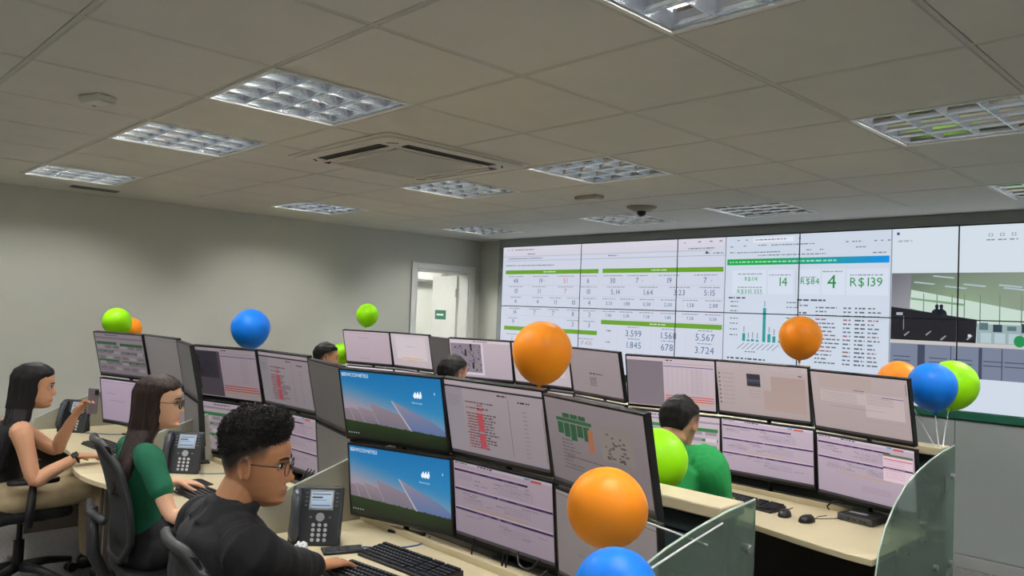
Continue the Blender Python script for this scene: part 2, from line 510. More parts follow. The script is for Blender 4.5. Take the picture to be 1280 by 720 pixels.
def wall_picture():
    rng = random.Random(4)
    C = Canvas(7.14, VT-VB)
    WHT, INK, BLU, GRN = (212, 219, 231), (110, 118, 135), (62, 104, 138), (40, 150, 80)
    BAR = (104, 160, 40)
    LINE = (178, 186, 200)
    # ---- browser window with the two number panels
    C.rect(0, 0, 2.885, 1.32, (205, 210, 226), 1)
    C.grad(0, 0, 2.885, 0.115, (215, 212, 224), (208, 206, 220), 2)
    C.rect(0.0, 0.112, 2.75, 0.118, (172, 176, 190), 3)
    C.rect(0.05, 0.16, 2.885, 0.166, (168, 172, 188), 3)
    for u, v, w in ((0.08, 0.035, .02), (0.14, 0.033, .03), (0.2, 0.034, .3), (0.4, 0.085, .12), (0.1, 0.135, .02), (0.13, 0.133, .5), (0.06, 0.21, .18), (0.26, 0.212, .55), (2.5, 0.09, .22), (2.72, 0.09, .05), (2.45, 0.035, .02), (2.6, 0.03, .03), (2.72, 0.03, .03), (2.82, 0.03, .03), (2.7, 0.135, .03), (2.76, 0.137, .11), (1.55, 0.13, .12)):
        C.dashes(u, v, w, 0.010, INK, rng, 3)
    C.rect(2.68, 0.125, 2.705, 0.147, (60, 70, 90), 4)
    for (a, b, v) in ((0.057, 1.433, 0.291), (1.486, 2.869, 0.289), (0.066, 1.44, 0.923), (1.49, 2.873, 0.808)):
        C.rect(a, v-0.022, b, v+0.022, BAR, 3)
        C.dashes((a+b)/2-0.09, v-0.006, 0.18, 0.011, (205, 225, 190), rng, 4)
    def num(u, v, s, size=0.072, col=BLU): C.text(u, v+size*0.36, s, size, col, 4)
    def cap(u, v, w): C.dashes(u-w/2, v, w, 0.009, (140, 146, 162), rng, 3)
    R1 = ((0.23, '48'), (0.62, '19'), (0.985, '51'), (1.30, '6'), (1.622, '30'), (1.926, '7'), (2.297, '19'), (2.688, '7'))
    for k, (u, s) in enumerate(R1):
        num(u, 0.386, s, 0.074, (190, 110, 90) if k == 2 else BLU); cap(u, 0.335, 0.24)
        if k in (1, 5, 7): C.text(u+0.065, 0.40, 's', 0.04, (130, 150, 175), 4)
    R2 = ((0.237, '10'), (0.598, '11'), (0.987, '7'), (1.306, '10'), (1.662, '5,14'), (2.057, '1,64'), (2.415, '3:23'), (2.736, '5:15'))
    for k, (u, s) in enumerate(R2):
        num(u, 0.500, s, 0.074, (190, 120, 100) if k == 2 else BLU); cap(u, 0.449, 0.22)
    R3 = ((0.237, '4'), (0.584, '4'), (0.848, '11'), (1.107, '10'), (1.326, '4'), (1.583, '3,33'), (1.806, '1,88'), (2.049, '0,58'), (2.294, '2,00'), (2.539, '1,58'), (2.78, '2,88'))
    for k, (u, s) in enumerate(R3):
        num(u, 0.616, s, 0.070 if k < 5 else 0.05); cap(u, 0.568, 0.17)
    R4 = ((0.226, '14'), (0.545, '7'), (0.824, '7'), (1.107, '8'), (1.332, '3'), (1.583, '7,88'), (1.806, '5,38'), (2.049, '7,58'), (2.294, '3,88'), (2.539, '7,58'), (2.78, '0,58'))
    for k, (u, s) in enumerate(R4):
        num(u, 0.737, s, 0.070 if k < 5 else 0.042); cap(u, 0.695, 0.17)
    for u, s in ((0.21, '9'), (1.107, '3'), (1.332, '3')): num(u, 0.845, s, 0.07); cap(u, 0.803, 0.16)
    for u, s in ((0.2, '2'), (0.6, '2.415'), (1.3, '17.435')): num(u, 1.03, s, 0.06, (150, 140, 120)); cap(u, 0.985, 0.2)
    num(0.4, 1.13, '15', 0.06)
    for u, v, s in ((1.902, 0.905, '3.599'), (2.306, 0.906, '1.568'), (2.703, 0.904, '5.567'), (1.906, 1.018, '1.845'), (2.298, 1.017, '678'), (2.70, 1.02, '3.724')):
        num(u, v, s, 0.088); cap(u, v-0.062, 0.15)
    for v in (0.887, 1.0): C.dashes(1.56, v, 0.06, 0.012, INK, rng, 3)
    for u in (1.91, 2.30, 2.70): cap(u, 1.105, 0.05); cap(u, 1.16, 0.03)
    for v in (0.335+0.1, 0.549, 0.667, 0.775):
        C.rect(0.06, v, 1.43, v+0.003, LINE, 3); C.rect(1.49, v, 2.87, v+0.003, LINE, 3)
    for u in (0.43, 0.80, 1.15, 1.44, 1.74, 2.12, 2.46): C.rect(u, 0.33, u+0.003, 0.77, (190, 197, 210), 3)
    for u in (1.70, 2.11, 2.50): C.rect(u, 0.85, u+0.003, 1.12, (190, 197, 210), 3)
    # ---- second window: finance board
    C.rect(2.89, 0, 4.295, 1.32, (203, 213, 228), 1)
    C.rect(2.883, 0, 2.889, 1.32, (120, 128, 145), 3); C.rect(4.296, 0, 4.304, 1.32, (150, 158, 175), 3)
    C.rect(3.15, 0.022, 3.52, 0.066, (222, 226, 236), 2)
    for u, v, w in ((3.0, 0.035, .02), (3.08, 0.034, .02), (3.17, 0.036, .28), (3.56, 0.036, .02), (2.93, 0.09, .03), (3.06, 0.085, .03), (3.2, 0.083, .08), (3.32, 0.085, .38), (3.95, 0.08, .03), (4.0, 0.08, .04), (4.05, 0.08, .03), (4.17, 0.08, .02), (4.22, 0.08, .02), (4.27, 0.08, .02), (2.93, 0.14, .05), (3.0, 0.143, .4), (3.63, 0.135, .04), (3.74, 0.135, .03), (4.03, 0.125, .08), (4.16, 0.172, .1), (3.2, 0.17, .6)):
        C.dashes(u, v, w, 0.009, (118, 126, 144), rng, 3)
    n = 12
    for k in range(n):
        f = lambda t: (round(20+(8-20)*t), round(168+(142-168)*t), round(72+(228-72)*max(0, (t-0.25)/0.75)))
        a, b = 2.905+1.38*k/n, 2.905+1.38*(k+1)/n
        C.rect(a, 0.203, b, 0.256, None, 3, [f(k/n), f((k+1)/n), f((k+1)/n), f(k/n)])
    C.dashes(2.93, 0.224, 0.95, 0.012, (160, 225, 180), rng, 4)
    for a, b in ((2.96, 3.28), (3.30, 3.52), (3.56, 3.75), (3.765, 3.95), (3.965, 4.28)):
        C.rect(a, 0.30, b, 0.507, (211, 220, 234), 2)
    cap(3.13, 0.33, 0.23); cap(3.13, 0.445, 0.23); cap(3.41, 0.34, 0.2); cap(3.655, 0.36, 0.13); cap(3.85, 0.315, 0.16); cap(4.115, 0.345, 0.25)
    C.text(3.14, 0.393, 'R$114', 0.05, GRN, 4); C.text(3.13, 0.505, 'R$310.555', 0.055, GRN, 4)
    C.text(3.43, 0.437, '14', 0.105, (24, 140, 66), 4); C.text(3.665, 0.422, 'R$84', 0.072, (24, 140, 66), 4)
    C.text(3.85, 0.453, '4', 0.155, (24, 140, 66), 4); C.text(4.115, 0.437, 'R$139', 0.098, (24, 140, 66), 4)
    C.dashes(2.93, 0.535, 0.16, 0.013, (70, 80, 95), rng, 3)
    for v in (0.57, 0.61, 0.65, 0.715, 0.76, 0.81, 0.86): C.dashes(2.95, v, 0.075, 0.010, INK, rng, 3)
    for u, t in ((3.087, 0.848), (3.13, 0.90), (3.17, 0.895), (3.215, 0.90), (3.275, 0.625), (3.322, 0.845), (3.367, 0.862), (3.42, 0.89)):
        C.rect(u-0.014, t, u+0.014, 0.915, (30, 150, 150), 4)
        C.rect(u-0.004, t-0.06, u+0.004, t-0.01, (130, 138, 150), 3)
    for k in range(8):
        u = 3.085+0.046*k
        C.poly([(u-0.06, 0.985), (u-0.052, 0.985), (u+0.01, 0.93), (u+0.002, 0.93)], INK, 3)
    for u, v, w in ((3.47, 0.57, .12), (3.47, 0.70, .12), (3.47, 0.61, .1), (3.1, 1.0, .1)): C.dashes(u, v, w, 0.009, INK, rng, 3)
    C.dashes(2.93, 1.06, 0.36, 0.014, (70, 80, 95), rng, 3)
    C.dashes(3.56, 0.545, 0.24, 0.014, (70, 80, 95), rng, 3)
    C.rect(3.545, 0.315, 3.548, 1.2, (170, 178, 195), 3)
    for k in range(15):
        v = 0.605+0.0315*k
        if k == 2: C.rect(3.55, v+0.022, 4.28, v+0.024, (170, 175, 185), 3)
        col = (150, 100, 100) if k % 4 == 3 else (98, 106, 120)
        C.dashes(3.72, v, rng.uniform(0.08, 0.2), 0.011, col, rng, 3)
        C.dashes(3.945, v, 0.06, 0.012, col, rng, 3); C.dashes(4.035, v, 0.08, 0.012, (80, 90, 105), rng, 3)
        C.dashes(4.135, v, rng.uniform(0.04, 0.1), 0.011, col, rng, 3)
    C.dashes(3.56, 0.59, 0.1, 0.011, INK, rng, 3); C.dashes(3.58, 0.65, 0.07, 0.013, (70, 80, 95), rng, 3)
    # ---- camera view of another hall
    C.rect(4.304, 0, 7.14, 1.32, (210, 221, 231), 1)
    C.rect(4.335, 0.03, 4.355, 0.05, (70, 80, 140), 3)
    C.dashes(4.345, 0.09, 0.1, 0.014, (170, 178, 190), rng, 3)
    for u in (4.96, 5.03, 5.10):
        C.rect(u-0.013, 0.065, u+0.013, 0.085, (120, 128, 140), 3); C.rect(u-0.009, 0.068, u+0.009, 0.082, (210, 221, 231), 4)
        C.dashes(u-0.025, 0.105, 0.05, 0.009, (130, 138, 150), rng, 3)
    vx0, vx1, vt_, vb_ = 4.306, 6.2, 0.338, 1.085
    def ceilc(s, t):
        g = math.exp(-((s-0.22)/0.16)**2)*t
        return (98+78*s+46*g, 112+76*s+64*g, 100+66*s+32*g)
    C.grid(vx0, vt_, vx1, 0.72, 14, 6, ceilc, 2)
    C.poly([(vx0, 0.62), (4.435, 0.62), (4.445, vt_+0.01), (vx0, vt_)], None, 3, [(140, 140, 150), (150, 150, 158), (120, 122, 128), (105, 105, 112)])
    C.poly([(4.437, 0.60), (4.80, 0.69), (6.2, 0.80), (6.2, 0.69), (5.15, 0.60), (4.80, 0.53), (4.446, 0.462)], (196, 216, 204), 3)
    for u in (4.53, 4.62, 4.72, 4.80, 4.90, 5.02, 5.15): C.poly([(u, 0.70), (u+0.007, 0.70), (u+0.007, 0.50), (u, 0.48)], (110, 140, 118), 4)
    C.poly([(4.445, 0.52), (4.80, 0.56), (4.80, 0.575), (4.445, 0.535)], (120, 160, 120), 4)
    for u, v in ((4.47, 0.40), (4.60, 0.355), (4.68, 0.43), (5.02, 0.42), (5.05, 0.44), (5.35, 0.45), (4.80, 0.415)):
        C.poly([(u, v), (u+0.14, v+0.016), (u+0.13, v+0.026), (u-0.01, v+0.010)], (170, 188, 196), 4)
    # dark monitor bank, people at work
    C.poly([(vx0, 0.86), (4.88, 0.86), (4.885, 0.67), (4.70, 0.645), (4.50, 0.615), (vx0, 0.59)], None, 5, [(14, 14, 20), (18, 18, 24), (30, 30, 38), (24, 24, 38), (34, 34, 50), (18, 18, 26)])
    for u in (4.625, 4.655):
        C.poly([(u-0.04, 0.64), (u+0.04, 0.65), (u+0.03, 0.615), (u+0.008, 0.60), (u+0.012, 0.575), (u, 0.565), (u-0.014, 0.575), (u-0.01, 0.60), (u-0.03, 0.612)], (26, 28, 40), 6)
    for u, v in ((4.40, 0.80), (4.55, 0.79), (4.65, 0.82), (4.82, 0.81)):
        C.poly([(u, v), (u+0.035, v-0.03), (u+0.042, v-0.025), (u+0.008, v+0.008)], (150, 155, 165), 6)
    C.rect(4.345, 0.632, 4.39, 0.652, (170, 175, 185), 6); C.rect(4.395, 0.66, 4.40, 0.76, (150, 155, 165), 6)
    C.rect(4.83, 0.775, 4.85, 0.795, (215, 220, 225), 6)
    # right part: white desks with small monitors
    C.rect(4.885, 0.70, 6.2, 0.86, (150, 170, 172), 4)
    for k in range(9):
        u = 4.90+0.085*k
        C.rect(u, 0.69+0.01*(k % 3), u+0.055, 0.74+0.012*(k % 2), (46, 60, 76) if k % 2 else (86, 112, 122), 5)
        C.rect(u+0.01, 0.76, u+0.075, 0.83, (176, 196, 204), 5)
    for a in range(14):
        an = 2*PI*a/14; an2 = 2*PI*(a+1)/14
        C.poly([(5.145, 0.81), (5.145+0.035*math.cos(an), 0.81+0.04*math.sin(an)), (5.145+0.035*math.cos(an2), 0.81+0.04*math.sin(an2))], (22, 140, 76), 7)
    # cupboards along the lower edge
    C.rect(vx0, 0.835, vx1, 0.862, (196, 192, 190), 6)
    C.rect(vx0, 0.862, vx1, vb_, (118, 128, 150), 6)
    for u, w in ((4.50, 0.05), (4.90, 0.022), (5.04, 0.006), (4.72, 0.006), (5.3, 0.02), (5.5, 0.006), (5.7, 0.02)): C.rect(u, 0.866, u+w, vb_, (62, 68, 90), 7)
    for u in (4.33, 4.58, 4.74, 4.93, 5.06, 5.34, 5.54, 5.76):
        for v in (0.955, 0.985): C.rect(u, v, u+0.12, v+0.007, (70, 76, 96), 7)
    C.rect(vx0, vb_, 7.14, 1.32, (206, 216, 230), 3)
    return C
PIC = wall_picture()
for k in range(6):
    for r_ in range(2):
        y0 = VY[k]; za, zb = (VT, VS) if r_ == 0 else (VS, VB)
        pan = MB().box((-0.06, yl(y0)-0.595, (za+zb)/2), (0.05, 1.188, za-zb-0.002)).build('display_panel', M_BLACK2, vw)
        u0, u1, v0, v1 = 1.19*k+0.005, 1.19*(k+1)-0.005, VT-za+0.004, VT-zb-0.004
        c = Canvas(1.19, za-zb)
        ci = 0
        for f in PIC.f:
            P = [(PIC.v[i][0], -PIC.v[i][2]) for i in f]
            L = round(-PIC.v[f[0]][1]/0.00025)
            cc = PIC.c[ci:ci+len(f)]; ci += len(f)
            if max(p[0] for p in P) <= u0 or min(p[0] for p in P) >= u1 or max(p[1] for p in P) <= v0 or min(p[1] for p in P) >= v1: continue
            P, cc = clip_poly(P, cc, u0, u1, 0)
            if P: P, cc = clip_poly(P, cc, v0, v1, 1)
            if not P: continue
            n = len(c.v)
            c.v += [(-0.086-0.0004*L, -p[0], VT-p[1]) for p in P]
            c.f.append(tuple(range(n, n+len(P))))
            c.c += cc
        c.build('picture', WALLSCREEN, pan)

# ================================================================== CEILING LAMPS
M_LOUVER = mat('louver_aluminium', (212, 218, 226), 0.15, 1.0, var=0.03)
M_LOUVER2 = mat('crosspiece_aluminium', (214, 220, 228), 0.23, 1.0, var=0.03)
M_HOUSE = mat('lamp_housing', (150, 152, 152), 0.4, 0.6, var=0.02)
M_TUBE = emis('fluorescent_tube', (1.0, 0.98, 0.935, 1), TUBE_STRENGTH)
def vblade(n_axis, L, half_top, h, half_bot=0.003):
    """hollow parabolic louver blade, wide at the top; runs along x (0) or y (1)"""
    prof = []
    for k in range(6):
        t = k/5
        prof.append((half_bot+(half_top-half_bot)*t**1.8, h*t))
    pts = [(-a, z) for a, z in reversed(prof)]+[(a, z) for a, z in prof]
    b = MB()
    if n_axis == 1: b.prism(pts, -L/2, L/2, ax=1)
    else: b.prism(pts, -L/2, L/2, ax=0)
    return b
def make_lamp(loc, label):
    t = thing('ceiling_lamp', label, 'ceiling lamp', loc, 0, 'square louvered ceiling lamps')
    s = 0.305
    b = MB()
    for sx in (-1, 1):
        b.box((sx*(s-0.006), 0, 0.0), (0.018, 2*s, 0.008)); b.box((0, sx*(s-0.006), 0.0), (2*s-0.03, 0.018, 0.008))
    b.build('frame', M_WHITE, t)
    b = MB()
    b.box((0, 0, 0.105), (0.6, 0.6, 0.01))
    for sx in (-1, 1): b.box((sx*0.297, 0, 0.052), (0.006, 0.6, 0.096)); b.box((0, sx*0.297, 0.052), (0.588, 0.006, 0.096))
    b.build('housing', M_HOUSE, t)
    tube = None; lv = None; cv = None
    for x in (-0.213, -0.071, 0.071, 0.213):
        if tube is None:
            tube = MB().cyl((0, -0.285, 0), (0, 0.285, 0), 0.013, n=10).build('fluorescent_tube', M_TUBE, t, smooth=False, loc=(x, 0, 0.066))
        else: rep(tube, t, (x, 0, 0.066))
    for x in (-0.284, -0.142, 0.0, 0.142, 0.284):
        if lv is None: lv = vblade(1, 0.585, 0.030, 0.046).build('louver_blade', M_LOUVER, t, smooth=False, loc=(x, 0, 0.002))
        else: rep(lv, t, (x, 0, 0.002))
    for y in (-0.284, -0.145, 0.0, 0.145, 0.284):
        if cv is None: cv = vblade(0, 0.58, 0.016, 0.040).build('louver_crosspiece', M_LOUVER2, t, smooth=False, loc=(0, y, 0.003))
        else: rep(cv, t, (0, y, 0.003))
    return t
LL = {(-1, 1): 'large louvered ceiling lamp left of the air conditioner', (-1, 3): 'louvered ceiling lamp between the large lamp and the wall-side lamp at left',
      (-1, 6): 'leftmost louvered ceiling lamp close to the plain left wall', (-1, -2): 'louvered ceiling lamp cut by the top edge of the picture',
      (2, -2): 'bright louvered ceiling lamp at the right edge with glowing tubes', (2, 1): 'louvered ceiling lamp in the middle, right of the air conditioner',
      (2, 3): 'louvered ceiling lamp just beyond the air conditioner', (2, 6): 'louvered ceiling lamp near the left wall above the doorway side',
      (5, 1): 'far louvered ceiling lamp above the finance dashboard', (5, 3): 'far louvered ceiling lamp beside the dome camera',
      (5, 6): 'farthest small louvered ceiling lamp in the room corner by the video wall', (5, -2): 'louvered ceiling lamp clipped by the right edge above the camera view'}
lamp0 = None
for (i, j) in LAMPS:
    loc = (GX+(i+0.5)*T, GY+(j+0.5)*T, HC-0.002)
    lab = LL.get((i, j), 'unseen louvered ceiling lamp outside the picture, added to light the room')
    if lamp0 is None: lamp0 = make_lamp(loc, lab)
    else: rep_tree(lamp0, lab, loc, 0)

# ================================================================== AIR CONDITIONER AND SMALL CEILING FITTINGS
M_AC = mat('ac_plastic', (214, 212, 204), 0.5, var=0.015)
M_DARK = mat('dark_slot', (14, 14, 14), 0.6, var=0.1)
ax_, ay_ = GX+1.13*T, GY+2.60*T
ac = thing('cassette_air_conditioner', 'square ceiling cassette air conditioner with dark slots and centre grille', 'air conditioner', (ax_, ay_, HC-0.003))
def rrect(hw, r, n=6):
    P = []
    for cx, cy, a0 in ((hw-r, hw-r, 0), (-hw+r, hw-r, 90), (-hw+r, -hw+r, 180), (hw-r, -hw+r, 270)):
        for k in range(n+1):
            a = R(a0+90*k/n); P.append((cx+r*math.cos(a), cy+r*math.sin(a)))
    return P
b = MB(); b.prism(rrect(0.50, 0.05), -0.008, 0.0); b.build('panel', M_AC, ac, bev=0.003)
b = MB(); b.prism(rrect(0.475, 0.05), -0.018, -0.008); b.build('raised_face', M_AC, ac, bev=0.006)
for k in range(4):
    m = Matrix.Rotation(k*PI/2, 4, 'Z')
    q = m.to_3x3()
    sl = MB().box(q @ Vector((0.375, 0, -0.0185)), (0.06, 0.60, 0.004), q).build('air_outlet', M_DARK, ac)
    MB().box(q @ Vector((0.352, 0, -0.024)), (0.018, 0.58, 0.004), q @ Matrix.Rotation(R(25), 3, 'Y')).build('outlet_flap', M_AC, sl)
    MB().box(q @ Vector((0.375, 0.375, -0.0185)), (0.012, 0.06, 0.002), q @ Matrix.Rotation(R(45), 3, 'Z')).build('corner_notch', M_DARK, ac)
MB().box((0, 0, -0.0195), (0.56, 0.56, 0.003)).build('grille_plate', mat('ac_grille_back', (58, 57, 52), 0.7), ac)
sl0 = None
for k in range(28):
    loc = (0, -0.262+0.0194*k, -0.024)
    if sl0 is None: sl0 = MB().box((0, 0, 0), (0.545, 0.010, 0.006)).build('grille_slat', M_AC, ac, loc=loc)
    else: rep(sl0, ac, loc)
b = MB()
for sx in (-1, 1): b.box((sx*0.283, 0, -0.023), (0.02, 0.586, 0.012)); b.box((0, sx*0.283, -0.023), (0.546, 0.02, 0.012))
b.build('grille_frame', M_AC, ac, bev=0.003)

def ceil_at(i, j): return (GX+i*T, GY+j*T)
x, y = ceil_at(-1.47, 2.58)
sm = thing('motion_sensor', 'small white box-shaped detector on the ceiling at upper left', 'detector', (x, y, HC-0.003), R(20))
MB().box((0, 0, -0.012), (0.085, 0.13, 0.024)).build('body', mat('detector_white', (206, 204, 194), 0.5), sm, bev=0.006)
MB().box((0, 0.0, -0.0275), (0.075, 0.115, 0.008)).build('cover', mat('detector_cover', (214, 214, 206), 0.4), sm, bev=0.004)
MB().box((0.02, 0.05, -0.026), (0.018, 0.012, 0.012)).build('sensor_window', M_DARK, sm)
x, y = ceil_at(3.6, 2.56)
sm = thing('smoke_detector', 'flat beige detector box on the ceiling beside the dome camera', 'detector', (x, y, HC-0.003))
MB().box((0, 0, -0.012), (0.09, 0.20, 0.022)).build('body', mat('detector_beige', (176, 168, 148), 0.5), sm, bev=0.006)
MB().box((0, 0, -0.026), (0.07, 0.17, 0.006)).build('cover', mat('detector_white', (206, 204, 194), 0.5), sm, bev=0.002)
x, y = ceil_at(4.58, 2.56)
dc = thing('dome_camera', 'small dome camera hanging under the ceiling before the video wall', 'camera', (x, y, HC-0.003))
MB().lathe([(0, 0), (0.115, 0), (0.11, -0.012), (0.07, -0.03), (0.06, -0.034), (0, -0.034)], 28).build('mount', mat('camera_mount', (150, 142, 128), 0.5), dc, smooth=True)
MB().lathe([(0, -0.033), (0.035, -0.034), (0.034, -0.055), (0.02, -0.07), (0, -0.075)], 20).build('dome', M_BLACK2, dc, smooth=True)
x, y = ceil_at(-0.08, 7.53)
vt = thing('ceiling_vent', 'long narrow grey air vent in the plaster border by the left wall', 'vent', (x, y, HC))
MB().box((0, 0, -0.004), (0.34, 0.09, 0.008)).build('frame', mat('vent_grey', (118, 116, 106), 0.6), vt, bev=0.002)
for k in range(4): MB().box((0, -0.03+0.02*k, -0.010), (0.32, 0.010, 0.004)).build('slat', mat('vent_slat', (98, 96, 88), 0.6), vt)
# ================================================================== DESK ROWS
M_DESK = mat('desk_laminate', (200, 187, 154), 0.42, var=0.03, scale=3)
M_DESKEDGE = mat('desk_edge', (196, 180, 144), 0.5, var=0.04)
M_DESKDARK = mat('desk_underframe', (88, 79, 70), 0.6, var=0.05)
M_SLAT = mat('partition_slat', (56, 66, 68), 0.55, var=0.05)
M_POST = mat('partition_core', (28, 32, 34), 0.6, var=0.05)
def glass_mat(name, tint, rough, alpha):
    """frosted safety glass: clear part plus milky part"""
    m = bpy.data.materials.new(name)
    m.use_nodes = True
    nt = m.node_tree
    b = nt.nodes['Principled BSDF']
    b.inputs['Base Color'].default_value = rgb(*tint)
    b.inputs['Roughness'].default_value = 0.35
    out = nt.nodes['Material Output']
    g = nt.nodes.new('ShaderNodeBsdfRefraction')
    g.inputs['IOR'].default_value = 1.03
    g.inputs['Roughness'].default_value = rough
    g.inputs['Color'].default_value = rgb(*[min(255, c+75) for c in tint])
    n = nt.nodes.new('ShaderNodeTexNoise')
    n.inputs['Scale'].default_value = 3.0
    tc = nt.nodes.new('ShaderNodeTexCoord')
    nt.links.new(tc.outputs['Object'], n.inputs['Vector'])
    mp = nt.nodes.new('ShaderNodeMapRange')
    mp.inputs['To Min'].default_value = alpha-0.05
    mp.inputs['To Max'].default_value = alpha+0.05
    nt.links.new(n.outputs['Fac'], mp.inputs['Value'])
    mx = nt.nodes.new('ShaderNodeMixShader')
    nt.links.new(mp.outputs['Result'], mx.inputs['Fac'])
    nt.links.new(g.outputs[0], mx.inputs[1])
    nt.links.new(b.outputs[0], mx.inputs[2])
    nt.links.new(mx.outputs[0], out.inputs['Surface'])
    MATS[name] = m
    return m
M_GLASS = glass_mat('frosted_green_glass', (132, 150, 140), 0.20, 0.38)
M_DIV = glass_mat('frosted_grey_glass', (172, 170, 156), 0.25, 0.80)
M_GEDGE = mat('glass_edge', (190, 206, 196), 0.25, var=0.02)

def make_desk(X0, ya, yb, top, label, group):
    """one workstation: concave front, raised rear ledge, gable legs"""
    t = thing('desk', label, 'desk', (X0, (ya+yb)/2, 0), 0, group)
    hw = (yb-ya)/2-0.002
    xf, xr, dip = -0.72, 0.14, 0.14
    front = []
    for k in range(17):
        s = -1+2*k/16
        front.append((xf+dip*0.5*(1+math.cos(PI*s)), s*hw))
    pts = [(xr, -hw)]+[(xr, hw)]+list(reversed(front))
    MB().prism(pts, top-0.028, top).build('desktop', M_DESK, t, bev=0.004)
    MB().box((-0.005, 0, top+0.013), (0.020, 2*hw-0.04, 0.026)).build('cable_ledge', M_DESK, t, bev=0.003)
    MB().box((0.115, 0, top+0.003), (0.04, 2*hw*0.96, 0.006)).build('cable_channel', M_DESKDARK, t)
    for s in (-1, 1):
        MB().box((-0.24, s*(hw-0.03), (top-0.03)/2), (0.72, 0.03, top-0.03)).build('leg', M_DESKDARK, t)
    MB().box((0.10, 0, top*0.60), (0.02, 2*hw-0.1, top*0.6)).build('modesty_panel', M_DESKDARK, t)
    MB().box((-0.42, 0, top-0.045), (0.03, 2*hw-0.1, 0.03)).build('rail', M_BLACK, t)
    return t

ROWS = {'A': dict(x=2.0, top=0.705, ledge=1.08, edges=(1.25, 3.0, 4.58, 6.25)),
        'B': dict(x=4.0, top=0.720, ledge=1.08, edges=(1.25, 3.0, 4.75, 6.55))}
DL = {('A', 0): 'beige desk where the man in black types on a keyboard', ('A', 1): 'beige desk of the woman in the green shirt',
      ('A', 2): 'beige desk of the long-haired woman in the black tank top', ('B', 0): 'beige desk of the man in the green polo shirt',
      ('B', 1): 'beige desk in the second row, hidden behind the big orange balloon', ('B', 2): 'beige desk in the second row nearest the doorway'}
GLASS_CURVE = [(-0.955, 0.60), (-0.95, 0.657), (-0.92, 0.747), (-0.86, 0.835), (-0.76, 0.915), (-0.63, 0.985), (-0.48, 1.028), (-0.33, 1.059), (-0.16, 1.083), (0.0, 1.096)]
DIV_CURVE = [(-0.58, 0.0), (-0.56, 0.08), (-0.33, 0.19), (-0.08, 0.272), (0.06, 0.30), (0.175, 0.315)]
for rk, rw in ROWS.items():
    X0 = rw['x']
    ed = rw['edges']
    for k in range(3):
        make_desk(X0, ed[k], ed[k+1], rw['top'], DL[(rk, k)], 'desks of the '+('front' if rk == 'A' else 'second')+' row')
    # partition behind the monitors
    pt = thing('partition', 'low slatted partition with beige cap behind the '+('front row of monitors' if rk == 'A' else 'second row of monitors'), 'partition', (X0, 0, 0), 0, 'desk partitions')
    lz = rw['ledge']
    MB().box((0.225, (ed[0]+0.03+ed[3])/2, (lz-0.04)/2), (0.04, ed[3]-ed[0]-0.03, lz-0.04)).build('core', M_POST, pt)
    MB().box((0.235, (ed[0]+0.03+ed[3])/2, lz-0.018), (0.145, ed[3]-ed[0]-0.03, 0.04)).build('cap', M_DESK, pt, bev=0.005)
    for k in range(3):
        for r_ in range(4):
            ya = ed[k]+(0.035 if k == 0 else 0.006)
            MB().box((0.1955, (ya+ed[k+1]-0.006)/2, lz-0.075-0.066*r_), (0.018, ed[k+1]-0.006-ya, 0.060)).build('slat', M_SLAT, pt, bev=0.004)
    # curved glass end panel with steel buttons
    dz = 0.0
    gy = ed[0]
    gl = thing('glass_end_panel', 'curved frosted green glass panel at the end of the '+('front desk row' if rk == 'A' else 'second desk row'), 'glass panel', (X0+(0.30 if rk == 'A' else 0.24), gy-0.008, 0), 0, 'curved glass end panels')
    out = [(x, z+dz) for x, z in GLASS_CURVE]+[(0.0, 0.16), (-0.955, 0.16)]
    MB().prism(out, -0.005, 0.005, ax=1).build('pane', M_GLASS, gl, bev=0.002)
    ge = [(x, 0.0, z+dz+0.001) for x, z in GLASS_CURVE]
    MB().tube(ge, 0.0035, 6).build('polished_edge', M_GEDGE, gl, smooth=True)
    for (bx_, bz_) in ((-0.055, 0.955), (-0.27, 0.56), (-0.055, 0.54)):
        MB().cyl((bx_, -0.022, bz_), (bx_, 0.012, bz_), 0.014, n=16).build('steel_button', M_STEEL, gl, smooth=False, bev=0.002)
    for fx in (-0.85, -0.2):
        MB().box((fx, 0.0, 0.08), (0.05, 0.05, 0.16)).build('foot', M_STEEL, gl)
    names = ('the man in black and the woman in green', 'the woman in green and the woman in the tank top', 'the end of the front row and the left wall') if rk == 'A' else ('the green polo man and the orange balloon desk', 'the two far second-row desks', 'the far end of the second row and the wall')
    for k in range(1, 4):
        dv = thing('desk_divider', 'grey frosted divider between '+names[k-1], 'divider', (X0, ed[k], rw['top']), 0, 'desk dividers')
        MB().prism([(x, z+0.001) for x, z in DIV_CURVE]+[(0.175, 0.001)], -0.005, 0.005, ax=1).build('pane', M_DIV, dv, bev=0.002)
        MB().tube([(x, 0, z+0.002) for x, z in DIV_CURVE], 0.003, 5).build('edge', M_GEDGE, dv)

# ================================================================== MONITORS
MW, MH = 0.54, 0.318
SW, SH = 0.526, 0.296
def mframe(c, yaw, tilt):
    n = Vector((math.cos(yaw)*math.cos(tilt), math.sin(yaw)*math.cos(tilt), math.sin(tilt)))
    r = Vector((0, 0, 1)).cross(n).normalized()
    u = n.cross(r)
    m = Matrix((r, -n, u)).transposed().to_4x4()
    m.translation = Vector(c)
    return m
_b = MB().box((0, 0.012, 0), (MW, 0.024, MH)); _mon_house = _b.mesh('housing')
_b = MB().box((0, 0.034, 0.0), (0.34, 0.022, 0.20)); _mon_back = _b.mesh('back_cover')
_b = MB()
for sx in (-1, 1): _b.box((sx*(MW/2-0.0035), -0.0012, 0), (0.007, 0.0024, MH))
_b.box((0, -0.0012, MH/2-0.0035), (MW-0.014, 0.0024, 0.007)); _b.box((0, -0.0012, -MH/2+0.0075), (MW-0.014, 0.0024, 0.015))
_mon_bez = _b.mesh('bezel')
